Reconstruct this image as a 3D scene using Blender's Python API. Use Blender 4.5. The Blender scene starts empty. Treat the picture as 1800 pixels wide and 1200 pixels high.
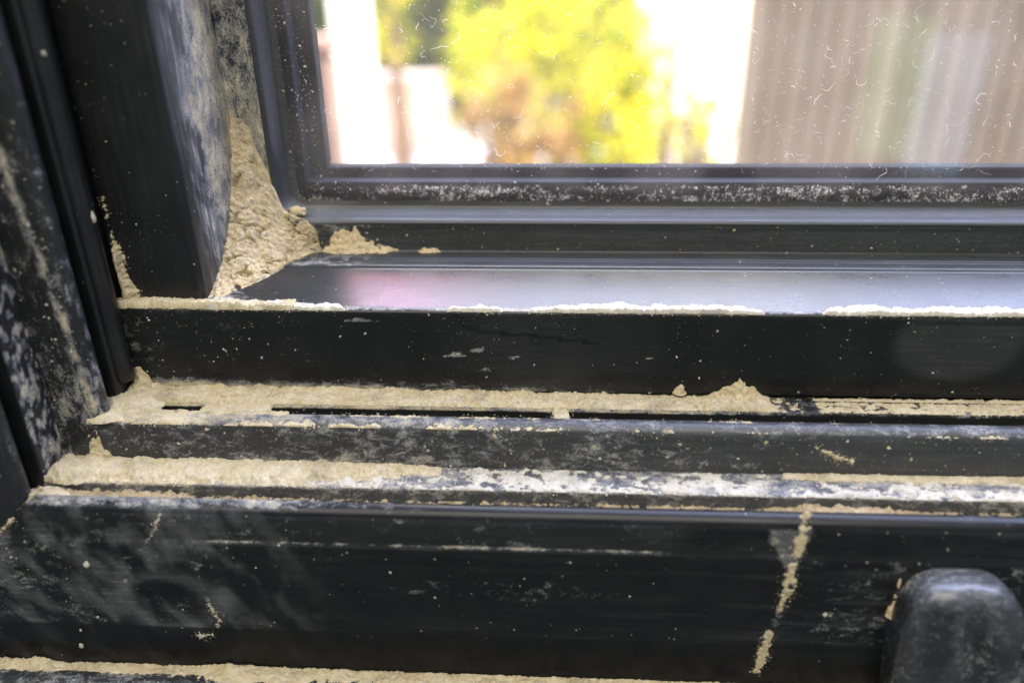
import bpy, bmesh, math, random
import numpy as np
from mathutils import Matrix, Vector

SC = bpy.context.scene
COL = SC.collection
MM = 0.001
H = 1.05                      # height of the lens above the garden ground (m)

# ------------------------------------------------------------------ camera
FPX = 1350.0                  # focal length in pixels of the 1800 px wide photograph
RIGHT = np.array([0.99868668, 0.05000278, -0.01116413])
UP = np.array([-0.0114664, 0.43051759, 0.90250935])
FWD = np.array([-0.04993433, 0.90119605, -0.43052553])
CAM = np.array([0.0, -200.0, 0.0])            # mm, window coordinates
cam_data = bpy.data.cameras.new("camera")
cam = bpy.data.objects.new("camera", cam_data)
COL.objects.link(cam)
cam.matrix_world = Matrix((
    (RIGHT[0], UP[0], -FWD[0], CAM[0] * MM),
    (RIGHT[1], UP[1], -FWD[1], CAM[1] * MM),
    (RIGHT[2], UP[2], -FWD[2], CAM[2] * MM + H),
    (0, 0, 0, 1)))
cam_data.sensor_width = 36.0
cam_data.lens = 36.0 * FPX / 1800.0
cam_data.clip_start = 0.01
cam_data.clip_end = 200.0
cam_data.dof.use_dof = True
cam_data.dof.focus_distance = 0.228
cam_data.dof.aperture_fstop = 4.2
SC.camera = cam

# ------------------------------------------------------------------ light
world = bpy.data.worlds.new("World")
SC.world = world
world.use_nodes = True
bgn = world.node_tree.nodes["Background"]
bgn.inputs[0].default_value = (0.80, 0.86, 1.0, 1)
bgn.inputs[1].default_value = 0.20


def area_lamp(name, loc, target, sx, sy, radiance, color):
    d = bpy.data.lights.new(name, 'AREA')
    d.shape = 'RECTANGLE'
    d.size, d.size_y = sx, sy
    d.energy = radiance * math.pi * sx * sy
    d.color = color
    o = bpy.data.objects.new(name, d)
    COL.objects.link(o)
    o.location = loc
    v = Vector(target) - Vector(loc)
    o.rotation_euler = v.to_track_quat('-Z', 'Y').to_euler()
    return o


area_lamp("sky_lamp", (0.5, 4.2, H + 3.6), (0.4, 3.6, 0), 11.0, 8.0, 17.0, (0.62, 0.67, 1.0))
area_lamp("garden_fill", (0.1, 1.9, H + 2.0), (-0.25, 4.0, H - 0.4), 1.8, 1.0, 95.0, (1.0, 0.86, 0.52))  # added fill, facing away from the window, to brighten the shrubs
area_lamp("room_lamp", (-0.05, -0.80, H + 0.95), (-0.02, 0.0, H - 0.1), 1.3, 0.8, 7.6, (1.0, 0.93, 0.79))
# added unseen colour lamps, only for the tints mirrored in pane and rail top
area_lamp("blue_reflection_lamp", (0.593, -0.95, H - 0.185), (0.117, 0.044, H - 0.036), 0.085, 0.20, 2.6, (0.35, 0.62, 1.0))
area_lamp("green_reflection_lamp", (0.515, -0.95, H - 0.160), (0.105, 0.044, H - 0.031), 0.085, 0.20, 2.0, (0.35, 0.9, 0.30))
area_lamp("red_reflection_lamp", (-0.35, 1.10, H + 0.92), (-0.05, 0.02, H - 0.084), 0.22, 0.14, 42.0, (1.0, 0.10, 0.20))  # added outside above the view for the pink reflection on the rail

SC.view_settings.view_transform = 'Standard'
SC.view_settings.look = 'None'
SC.view_settings.exposure = 0.0
SC.view_settings.gamma = 1.0
SC.cycles.use_denoising = True
SC.cycles.max_bounces = 8
SC.cycles.transparent_max_bounces = 16
SC.cycles.caustics_reflective = False
SC.cycles.caustics_refractive = False
SC.cycles.sample_clamp_indirect = 6.0


# ------------------------------------------------------------------ helpers
def ray(x, y):
    return RIGHT * ((x - 900) / FPX) - UP * ((y - 600) / FPX) + FWD


def on_y(x, y, y0):            # point (mm) of a photo position on the plane Y = y0
    r = ray(x, y)
    return CAM + r * ((y0 - CAM[1]) / r[1])


def on_z(x, y, z0):
    r = ray(x, y)
    return CAM + r * ((z0 - CAM[2]) / r[2])


def xs_at(pairs, row, plane, val):
    """table of (photo column, value) -> arrays of X in mm and value"""
    fn = on_y if plane == 'Y' else on_z
    return (np.array([fn(p, row, val)[0] for p, _ in pairs]), np.array([v for _, v in pairs], float))


def table(pairs, row, plane, val):
    xs, vs = xs_at(pairs, row, plane, val)
    return lambda u: np.interp(u, xs, vs)


def sstep(a, b, x):
    t = np.clip((x - a) / (b - a), 0, 1)
    return t * t * (3 - 2 * t)


def _hash(ix, iy, iz, seed):
    h = (ix.astype(np.int64) * 374761393 + iy.astype(np.int64) * 668265263 + iz.astype(np.int64) * 2147483647 + seed * 1274126177) & 0xffffffff
    h = ((h ^ (h >> 13)) * 1274126177) & 0xffffffff
    h = ((h ^ (h >> 16)) * 2246822519) & 0xffffffff
    return ((h ^ (h >> 15)) & 0xffffff) / float(0xffffff)


def vnoise(x, y, z=0.0, seed=0):
    x, y, z = np.broadcast_arrays(np.asarray(x, float), np.asarray(y, float), np.asarray(z, float))
    ix, iy, iz = np.floor(x), np.floor(y), np.floor(z)
    fx, fy, fz = x - ix, y - iy, z - iz
    fx, fy, fz = [t * t * (3 - 2 * t) for t in (fx, fy, fz)]
    r = 0
    for a in (0, 1):
        for b in (0, 1):
            for c in (0, 1):
                w = (fx if a else 1 - fx) * (fy if b else 1 - fy) * (fz if c else 1 - fz)
                r = r + w * _hash(ix + a, iy + b, iz + c, seed)
    return r


def fbm(x, y, z=0.0, seed=0, octv=4):
    s, a, t = 0, 1.0, 0
    for k in range(octv):
        f = 2.03 ** k
        s = s + a * vnoise(np.asarray(x) * f + 17.3 * k, np.asarray(y) * f + 5.1 * k, np.asarray(z) * f + 9.7 * k, seed + k)
        t += a
        a *= 0.55
    return s / t


def worley(x, y, z, seed=0):
    """distance to nearest and second nearest feature point"""
    x, y, z = np.broadcast_arrays(x, y, z)
    ix, iy, iz = np.floor(x), np.floor(y), np.floor(z)
    f1 = np.full(x.shape, 9.0)
    f2 = np.full(x.shape, 9.0)
    for a in (-1, 0, 1):
        for b in (-1, 0, 1):
            for c in (-1, 0, 1):
                jx, jy, jz = ix + a, iy + b, iz + c
                px = jx + _hash(jx, jy, jz, seed)
                py = jy + _hash(jx, jy, jz, seed + 11)
                pz = jz + _hash(jx, jy, jz, seed + 23)
                d = np.sqrt((x - px) ** 2 + (y - py) ** 2 + (z - pz) ** 2)
                n1 = np.minimum(f1, d)
                f2 = np.minimum(np.maximum(f1, d), f2)
                f1 = n1
    return f1, f2


def mesh_obj(name, verts_mm, faces, material, parent=None, smooth=True, attrs=None, raw=False):
    """verts in window mm (raw: world metres); vertices are stored relative to the parent's place"""
    v = np.asarray(verts_mm, float)
    if not raw:
        v = v * MM
        v[:, 2] += H
    me = bpy.data.meshes.new(name)
    o = bpy.data.objects.new(name, me)
    COL.objects.link(o)
    if parent is not None:
        o.parent = parent
        q = parent
        while q is not None:
            v = v - np.array(q.location)
            q = q.parent
    else:
        c = np.array([(v[:, 0].min() + v[:, 0].max()) / 2, (v[:, 1].min() + v[:, 1].max()) / 2, v[:, 2].min()])
        o.location = c
        v = v - c
    me.from_pydata(v.tolist(), [], [tuple(int(i) for i in f) for f in faces])
    if smooth:
        me.polygons.foreach_set('use_smooth', [True] * len(me.polygons))
    if attrs:
        for k, a in attrs.items():
            at = me.attributes.new(k, 'FLOAT', 'POINT')
            at.data.foreach_set('value', np.asarray(a, np.float32))
    if material is not None:
        me.materials.append(material)
    me.update()
    return o


def thing(name, label, cat, loc_m, group=None):
    o = bpy.data.objects.new(name, None)
    o.empty_display_size = 0.02
    COL.objects.link(o)
    o.location = loc_m
    o['label'] = label
    o['category'] = cat
    if group:
        o['group'] = group
    return o


def tag(o, label=None, cat=None, group=None, kind=None):
    if label: o['label'] = label
    if cat: o['category'] = cat
    if group: o['group'] = group
    if kind: o['kind'] = kind
    return o


def grid_faces(nu, ns):
    i = np.arange(nu - 1)[:, None] * ns + np.arange(ns - 1)[None, :]
    i = i.ravel()
    return np.stack([i, i + 1, i + ns + 1, i + ns], 1)


def densify(pts, step):
    out = [np.array(pts[0], float)]
    for a, b in zip(pts[:-1], pts[1:]):
        a, b = np.array(a, float), np.array(b, float)
        n = max(1, int(math.ceil(np.linalg.norm(b - a) / step)))
        for k in range(1, n + 1):
            out.append(a + (b - a) * k / n)
    return np.array(out)


def arc(cy, cz, r, a0, a1, n):
    return [(cy + r * math.cos(math.radians(a0 + (a1 - a0) * k / n)), cz + r * math.sin(math.radians(a0 + (a1 - a0) * k / n))) for k in range(n + 1)]


# ------------------------------------------------------------------ materials
class NT:
    def __init__(self, name):
        self.m = bpy.data.materials.new(name)
        self.m.use_nodes = True
        self.t = self.m.node_tree
        self.t.nodes.clear()
        self.out = self.t.nodes.new('ShaderNodeOutputMaterial')
        self.co = None

    def n(self, typ, **kw):
        nd = self.t.nodes.new(typ)
        for k, v in kw.items():
            setattr(nd, k, v)
        return nd

    def link(self, a, b):
        self.t.links.new(a, b)

    def setin(self, sock, v):
        if isinstance(v, bpy.types.NodeSocket):
            self.link(v, sock)
        elif isinstance(v, (tuple, list)) and len(v) == 3 and sock.type == 'RGBA':
            sock.default_value = (*v, 1)
        else:
            sock.default_value = v

    def coords(self, scale=(1, 1, 1)):
        tc = self.n('ShaderNodeTexCoord')
        mp = self.n('ShaderNodeMapping')
        mp.inputs['Scale'].default_value = scale
        self.link(tc.outputs['Object'], mp.inputs['Vector'])
        return mp.outputs[0]

    def noise(self, scale, detail=4, rough=0.55, co=None, dist=0.0):
        nd = self.n('ShaderNodeTexNoise')
        nd.inputs['Scale'].default_value = scale
        nd.inputs['Detail'].default_value = detail
        nd.inputs['Roughness'].default_value = rough
        nd.inputs['Distortion'].default_value = dist
        self.link(co if co is not None else self.coords(), nd.inputs['Vector'])
        return nd.outputs['Fac']

    def voro(self, scale, feature='F1', co=None, rnd=1.0):
        nd = self.n('ShaderNodeTexVoronoi')
        nd.feature = feature
        nd.inputs['Scale'].default_value = scale
        nd.inputs['Randomness'].default_value = rnd
        self.link(co if co is not None else self.coords(), nd.inputs['Vector'])
        return nd

    def math(self, op, a, b=0.0, c=0.0, clamp=False):
        nd = self.n('ShaderNodeMath', operation=op)
        nd.use_clamp = clamp
        self.setin(nd.inputs[0], a)
        self.setin(nd.inputs[1], b)
        self.setin(nd.inputs[2], c)
        return nd.outputs[0]

    def ramp(self, v, a, b, lo=0.0, hi=1.0, interp='SMOOTHSTEP'):
        nd = self.n('ShaderNodeMapRange')
        nd.interpolation_type = interp
        self.setin(nd.inputs['Value'], v)
        nd.inputs['From Min'].default_value = a
        nd.inputs['From Max'].default_value = b
        nd.inputs['To Min'].default_value = lo
        nd.inputs['To Max'].default_value = hi
        return nd.outputs[0]

    def mix(self, f, a, b):
        nd = self.n('ShaderNodeMix', data_type='RGBA')
        self.setin(nd.inputs['Factor'], f)
        self.setin(nd.inputs['A'], a) if False else None
        self.setin(nd.inputs[6], a)
        self.setin(nd.inputs[7], b)
        return nd.outputs[2]

    def attr(self, name):
        nd = self.n('ShaderNodeAttribute')
        nd.attribute_name = name
        return nd.outputs['Fac']

    def bump(self, h, strength, dist, normal=None):
        nd = self.n('ShaderNodeBump')
        nd.inputs['Strength'].default_value = strength
        nd.inputs['Distance'].default_value = dist
        self.link(h, nd.inputs['Height'])
        if normal is not None:
            self.link(normal, nd.inputs['Normal'])
        return nd.outputs[0]

    def principled(self, color, rough, normal=None, spec=0.5, metal=0.0):
        p = self.n('ShaderNodeBsdfPrincipled')
        self.setin(p.inputs['Base Color'], color)
        self.setin(p.inputs['Roughness'], rough)
        self.setin(p.inputs['Specular IOR Level'], spec)
        self.setin(p.inputs['Metallic'], metal)
        if normal is not None:
            self.link(normal, p.inputs['Normal'])
        return p

    def done(self, shader):
        self.link(shader, self.out.inputs['Surface'])
        return self.m


DUST_TAN = (0.46, 0.385, 0.23)
DUST_PALE = (0.57, 0.515, 0.38)


def black_dusty(name, base=(0.0055, 0.006, 0.0065), rough=0.34, along='X', streak=0.5, speck=0.5, spec=0.5):
    """black coated profile with a dust film whose amount is stored on the mesh (film = patches, haze = thin even veil)"""
    k = NT(name)
    film, haze = k.attr('film'), k.attr('haze')
    st = {'X': (0.55, 1, 1), 'Z': (1, 1, 0.5), 'N': (1, 1, 1)}[along]
    cs = k.coords(st)
    n1 = k.noise(420, 4, 0.68, cs, 0.6)
    n2 = k.noise(2100, 4, 0.65)
    n3 = k.noise(90, 3, 0.55)
    v = k.math('ADD', k.math('MULTIPLY', n1, 0.55), k.math('MULTIPLY', n2, 0.30))
    v = k.math('ADD', v, k.math('MULTIPLY', n3, 0.25))              # about 0.55 mean
    v = k.math('ADD', v, k.math('MULTIPLY', film, 0.62))
    patch = k.math('MULTIPLY', k.ramp(v, 0.76, 1.08), k.ramp(n2, 0.25, 0.6, 0.55, 1.0))
    # fine specks of dust
    vo = k.voro(760)
    cellr = k.n('ShaderNodeSeparateColor')
    k.link(vo.outputs['Color'], cellr.inputs[0])
    size = k.math('MULTIPLY', k.math('POWER', cellr.outputs[0], 3.0), 0.26)
    dot = k.math('LESS_THAN', vo.outputs['Distance'], size)
    dens = k.math('ADD', k.math('MULTIPLY', film, 0.55), 0.02 + 0.05 * speck)
    dot = k.math('MULTIPLY', dot, k.math('LESS_THAN', cellr.outputs[1], dens))
    # brushed wiping marks
    cw = k.coords({'X': (0.06, 1, 1), 'Z': (1, 1, 0.06), 'N': (0.3, 1, 0.6)}[along])
    w = k.ramp(k.noise(900, 2, 0.7, cw), 0.45, 0.75)
    hz = k.math('MULTIPLY', haze, k.math('ADD', 1.0 - streak, k.math('MULTIPLY', w, 2 * streak)))
    hz = k.math('ADD', hz, k.math('MULTIPLY', k.ramp(n3, 0.35, 0.75), 0.006))
    hz = k.math('MULTIPLY', hz, k.ramp(n2, 0.25, 0.7, 0.55, 1.25))
    mask = k.math('MAXIMUM', k.math('MAXIMUM', patch, k.math('MULTIPLY', dot, 0.45)), hz, clamp=True)
    mask = k.math('MINIMUM', mask, 1.0)
    dcol = k.mix(k.ramp(n3, 0.3, 0.7), DUST_TAN, DUST_PALE)
    dcol = k.mix(k.ramp(mask, .15, .75), (0.52, 0.55, 0.58), dcol)
    col = k.mix(mask, base, dcol)
    rg = k.math('ADD', rough, k.math('MULTIPLY', mask, 0.55), clamp=True)
    rg = k.math('ADD', rg, k.math('MULTIPLY', k.math('SUBTRACT', n3, 0.5), 0.22), clamp=True)
    h = k.math('ADD', k.math('MULTIPLY', mask, 1.0), k.math('MULTIPLY', n2, 0.10))
    nb = k.bump(h, 0.35, 0.0004)
    sp = k.ramp(mask, 0, 1, spec, 0.1, 'LINEAR')
    return k.done(k.principled(col, rg, nb, sp).outputs[0])


def dust_material(name, a=DUST_TAN, b=DUST_PALE, grain=1.0):
    k = NT(name)
    n1 = k.noise(230, 6, 0.7)
    n2 = k.noise(1500, 5, 0.7)
    n3 = k.noise(3600, 3, 0.7)
    col = k.mix(k.ramp(n1, 0.3, 0.72), a, b)
    n4 = k.noise(75, 4, 0.65)
    col = k.mix(k.ramp(n4, 0.50, 0.72, 0, .75), col, tuple(c * .66 for c in (a[0] * .95, a[1], a[2] * 1.15)))
    dark = k.ramp(n2, 0.25, 0.5, 0.70, 1.0)
    mul = k.n('ShaderNodeMix', data_type='RGBA', blend_type='MULTIPLY')
    mul.inputs[0].default_value = 1.0
    k.link(col, mul.inputs[6])
    cc = k.n('ShaderNodeCombineColor')
    for i in range(3):
        k.link(dark, cc.inputs[i])
    k.link(cc.outputs[0], mul.inputs[7])
    h = k.math('ADD', k.math('MULTIPLY', n2, 0.8), k.math('MULTIPLY', n3, 0.5 * grain))
    nb = k.bump(h, 0.6, 0.0008)
    return k.done(k.principled(mul.outputs[2], 0.95, nb, 0.08).outputs[0])


def plain(name, color, rough=0.6, nscale=8.0, namt=0.25, bump=0.0, spec=0.4):
    k = NT(name)
    n = k.noise(nscale, 5, 0.6)
    lo = tuple(c * (1 - namt) for c in color)
    hi = tuple(min(1, c * (1 + namt)) for c in color)
    nb = k.bump(n, 0.4, bump) if bump else None
    return k.done(k.principled(k.mix(k.ramp(n, 0.25, 0.75), lo, hi), rough, nb, spec).outputs[0])


M = {}
M['rail'] = black_dusty('black_rail_coating', rough=0.27, along='X', streak=0.22, spec=0.26)
M['stile'] = black_dusty('black_stile_coating', rough=0.36, along='Z', streak=0.6)
M['frame_x'] = black_dusty('black_frame_coating', rough=0.28, along='X', streak=0.25, spec=0.2)
M['frame_z'] = black_dusty('black_jamb_coating', rough=0.40, along='Z')
M['rubber'] = black_dusty('black_gasket_rubber', base=(0.016, 0.017, 0.019), rough=0.42, along='X', streak=0.3)
M['latch'] = black_dusty('black_latch_coating', base=(0.012, 0.014, 0.017), rough=0.20, along='N', streak=0.5)
M['spacer'] = plain('dark_spacer', (0.020, 0.022, 0.025), 0.85, 60, 0.2, 0, 0.06)
M['spacer_far'] = plain('dark_outer_edge', (0.026, 0.027, 0.026), 0.85, 60, 0.2, 0, 0.06)
M['dust'] = dust_material('tan_dust')
M['clump'] = dust_material('tan_dried_dirt', (0.55, 0.445, 0.275), (0.62, 0.535, 0.375), 1.2)
M['pale_dust'] = dust_material('pale_dust', (0.46, 0.43, 0.35), (0.55, 0.53, 0.46))
M['lint'] = None
M['grit'] = dust_material('brown_grit', (0.30, 0.23, 0.13), (0.44, 0.36, 0.23))

# ------------------------------------------------------------------ window profile (mm: Y outwards, Z up)
K_FRAME = -14.3               # outer frame mitre: X of the jamb = Z of the sill + K_FRAME
RT0, RT1, YB = (0.0, -86.2), (37.3, -81.2), 37.3
SLOPE = (RT1[1] - RT0[1]) / (RT1[0] - RT0[0])
Y_GLASS = 44.3
X_END, Z_END = 430.0, 330.0


def rail_top_pt(x, y):
    r = ray(x, y)
    t = (RT0[1] + SLOPE * CAM[1]) / (r[2] - SLOPE * r[1])
    return CAM + r * t


def ustations(a, b, fine_end, step):
    n = max(2, int((fine_end - a) / step))
    return np.concatenate([np.linspace(a, fine_end, n), np.linspace(fine_end, b, 14)[1:]])


def sweep_bottom(name, prof, x_corner, material, parent, film, haze, step=0.9, pstep=0.8):
    """member along X; x_corner(Y, Z) is where it starts at the left"""
    P = densify(prof, pstep)
    us = (ustations(0, 1, 0.575, 0.575 / (330 / step)))
    V = []
    for u in us:
        x0 = np.array([x_corner(p[0], p[1]) for p in P])
        V.append(np.stack([x0 + (X_END - x0) * u, P[:, 0], P[:, 1]], 1))
    V = np.concatenate(V)
    s = np.tile(np.concatenate([[0], np.cumsum(np.linalg.norm(np.diff(P, axis=0), axis=1))]), len(us))
    f = grid_faces(len(us), len(P))
    return mesh_obj(name, V, f, material, parent, True, {'film': film(V[:, 0], V[:, 1], V[:, 2], s), 'haze': haze(V[:, 0], V[:, 1], V[:, 2], s)})


def sweep_left(name, prof_xy, z_corner, material, parent, film, haze, step=0.9, pstep=0.8, fine=60.0):
    """member along Z; profile points are (Y, X)"""
    P = densify(prof_xy, pstep)
    us = ustations(0, 1, 0.40, 0.40 / (190 / step))
    V = []
    for u in us:
        z0 = np.array([z_corner(p[0], p[1]) for p in P])
        V.append(np.stack([P[:, 1], P[:, 0], z0 + (Z_END - z0) * u], 1))
    V = np.concatenate(V)
    s = np.tile(np.concatenate([[0], np.cumsum(np.linalg.norm(np.diff(P, axis=0), axis=1))]), len(us))
    f = grid_faces(len(us), len(P))[:, ::-1]
    return mesh_obj(name, V, f, material, parent, True, {'film': film(V[:, 0], V[:, 1], V[:, 2], s), 'haze': haze(V[:, 0], V[:, 1], V[:, 2], s)})


def blob(x, z, cx, cz, rx, rz, seed=3, rag=0.5, sc=0.35):
    d = np.sqrt(((x - cx) / rx) ** 2 + ((z - cz) / rz) ** 2)
    d = d + (fbm(x * sc, z * sc, 0, seed) - 0.5) * rag
    return 1 - sstep(0.75, 1.1, d)


def line_d(x, z, pts):
    d = np.full(np.shape(x), 1e9)
    for (ax, az), (bx, bz) in zip(pts[:-1], pts[1:]):
        vx, vz = bx - ax, bz - az
        t = np.clip(((x - ax) * vx + (z - az) * vz) / (vx * vx + vz * vz), 0, 1)
        d = np.minimum(d, np.hypot(x - ax - t * vx, z - az - t * vz))
    return d


def px_pts(pts, y0):
    return [(on_y(px, py, y0)[0], on_y(px, py, y0)[2]) for px, py in pts]


# ------------------------------------------------------------------ sash
sash = thing('glazed_casement', 'black window sash with glass pane, its corner caked with dirt', 'window sash', (0.1, 0.02, H - 0.113))


def rail_film(x, y, z, s):
    front = (y < 0.6) & (z < -86.0)
    f = np.zeros_like(x)
    # front face: dusty at lower left, dusting off to the right
    lo = np.exp(-(z + 112.5) / 4.2) * np.interp(x, [-127, -90, -20, 40, 90], [1.0, 0.85, 0.66, 0.40, 0.16])
    left = np.interp(x, [-127, -118, -70, -30, 20, 130], [0.36, 0.28, 0.22, 0.16, 0.10, 0.08])
    ff = np.maximum(lo, left)
    for bx, by, rx, rz in ((800, 625, 4, 1), (850, 650, 2.4, .8), (900, 628, 2.4, .7), (840, 615, 3, 1), (640, 563, 6, .8), (990, 590, 1.6, .5), (1140, 630, 1.5, .6)):
        c = on_y(bx, by, 0)
        ff = np.maximum(ff, 0.55 * blob(x, z, c[0], c[2], rx, rz, 5, 1.2, 0.8))
    f = np.where(front, ff, f)
    # top face: wiped, dust towards the left end, the back strip and along the front edge
    top = ~front
    t = np.interp(x, [-127, -95, -84, -70, -20, 60, 110, 130], [0.85, 0.42, 0.22, 0.10, 0.04, 0.10, 0.20, 0.22])
    t = np.maximum(t, (0.42 + .3 * fbm(x * .07, 0 * x, 0, 95)) * np.exp(-np.clip(y - 1.5, 0, 99) / 3.0))
    t = np.maximum(t, np.interp(x, [-70, -40, 130], [0.45, 0.14, 0.18]) * (y > 26))
    f = np.where(top & (z > -86.3), t, f)
    return f


def rail_haze(x, y, z, s):
    front = (y < 0.6) & (z < -86.0)
    c = on_y(1680, 610, 0)
    oval = blob(x, z, c[0] + 1, c[2] + 2, 19, 13.5, 8, 0.12, 0.2)
    oval = oval * np.where(z > -89.5, 0.4, 1)
    d = line_d(x, z, px_pts([(800, 550), (812, 572), (850, 583), (950, 592), (1050, 603)], 0))
    hf = 0.012 + 0.045 * oval + 0.022 * sstep(-40, -10, x) * (1 - sstep(0, 45, x)) * (0.4 + fbm(x * .05, z * .12, 0, 4))
    hf = hf * np.where(d < 0.5, 0.25, 1.0)
    ht = 0.045 + 0.03 * (y > 26)
    return np.where(front, hf, ht)


rail_prof = [(16, -112.5), (0.9, -112.5), (0.25, -112.2), (0.0, -111.4), (0.0, -87.2), (0.3, -86.5), (1.0, -86.07),
             (25.5, -82.78), (26.2, -82.1), (29.6, -81.95), (30.1, -82.5), (31.6, -82.3), (32.2, -81.7), (37.3, -81.2),
             (37.6, -74.0), (37.3, -72.2), (38.2, -71.6), (42.6, -71.4), (42.6, -76)]
rail = sweep_bottom('bottom_rail', rail_prof, lambda y, z: -126.6, M['rail'], sash, rail_film, rail_haze)
# closed left end of the rail
P = densify(rail_prof, 3)
V = [(-126.6, p[0], p[1]) for p in P] + [(-126.6, 42.6, -112.5)]
mesh_obj('rail_end', V, [list(range(len(V)))], M['rail'], rail, False, {'film': [0.4] * len(V), 'haze': [0.02] * len(V)})


def stile_film(x, y, z, s):
    side = (y > 6.0)
    f = np.interp(z, [-86, -70, -40, 0], [0.20, 0.12, 0.05, 0.02])
    # inner side face: milky smears, thickest towards the glass
    m = 0.10 + 0.56 * sstep(7, 22, y + 7 * (fbm(z * .09, y * .12, 0, 21) - .5) * 2)
    m = m * (0.75 + 0.5 * fbm(z * .12, y * .25, 0, 22))
    m = m * np.interp(z, [-86, -72, -55, -30, 10], [0.62, 0.70, 0.95, 1.0, 0.85])
    m = np.maximum(m, .85 * sstep(20, 32, y - (z + 86) * .12 + 5 * (fbm(z * .2, y * .2, 0, 27) - .5)) * (z < -36))
    bead = np.interp(z, [-80, -45, -25, 0], [0.75, 0.62, 0.55, 0.42])
    return np.where(y > 36.5, bead, np.where(side, m, f))


def stile_haze(x, y, z, s):
    side = (y > 6.0) & (y < 36.5)
    n = fbm(z * .22 + y * .2, y * .35, 0, 31)
    hs = sstep(6.0, 17, y) * (0.12 + 0.42 * sstep(0.36, 0.66, n))
    return np.where(side, hs + 0.03, 0.008)


def sx(z):                    # mirrored sash profile: X on the stile side for a height of the rail side
    return -101.6 + (z + 86.2)


st_prof = [(30, -127.1), (4.8, -127.1), (4.1, -126.7), (4.0, -126), (4.0, -103.4), (4.4, -102.4), (5.6, -101.7),
           (37.3, -98.8), (37.6, -91.5), (37.3, -89.0), (38.2, -88.2), (42.6, -88.0), (42.6, -92)]
sweep_left('stile', st_prof, lambda y, x: -86.2 + SLOPE * max(y, 0) - 0.3, M['stile'], sash, stile_film, stile_haze)

# glazing gasket: an L with a rounded inner corner, swept as one strip
R_C = 9.0
gp = [(41.0, -3.0), (37.5, -0.6), (37.0, 0.6), (38.0, 1.5), (41.0, 2.3), (44.0, 3.9), (44.25, 5.0), (44.3, 6.0)]     # (Y, inward offset)
GX, GZ = -89.0, -72.2
path = []
for z in np.concatenate([np.linspace(Z_END, 20, 8), np.linspace(18, GZ + R_C, 60)]):
    path.append((GX, z, 1.0, 0.0))
for a in np.linspace(0, 90, 14)[1:-1]:
    c, s_ = math.cos(math.radians(a)), math.sin(math.radians(a))
    path.append((GX + R_C - R_C * c, GZ + R_C - R_C * s_, c, s_))
for x in np.concatenate([np.linspace(GX + R_C, 150, 180), np.linspace(160, X_END, 8)]):
    path.append((x, GZ, 0.0, 1.0))
G2 = densify(gp, 0.7)
V = np.array([(x + nx * p[1], p[0], z + nz * p[1]) for x, z, nx, nz in path for p in G2])
gf = 0.02 + 0.45 * np.exp(-np.hypot(V[:, 0] + 86, V[:, 2] + 70) / 9)
gh = 0.03 + 0.05 * sstep(39, 42, V[:, 1]) + 0.22 * np.exp(-np.hypot(V[:, 0] + 76, V[:, 2] + 69) / 7)
mesh_obj('glazing_gasket', V, grid_faces(len(path), len(G2)), M['rubber'], sash, True, {'film': gf, 'haze': gh})

# black corner gap behind the gasket: spacer and outer edge, both seen through the pane
def l_bar(name, x_in, z_in, y0, y1, material, parent):
    pr = [(y0, -9.0), (y0, -0.4), (y0 + 0.4, 0.0), (y1 - 0.4, 0.0), (y1, -0.4), (y1, -9.0)]
    pa = [(x_in, Z_END, 1, 0), (x_in, z_in, 1, 1), (X_END, z_in, 0, 1)]
    V = np.array([(x + nx * o, y, z + nz * o) for x, z, nx, nz in pa for y, o in pr])
    return mesh_obj(name, V, grid_faces(len(pa), len(pr)), material, parent, False)


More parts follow.
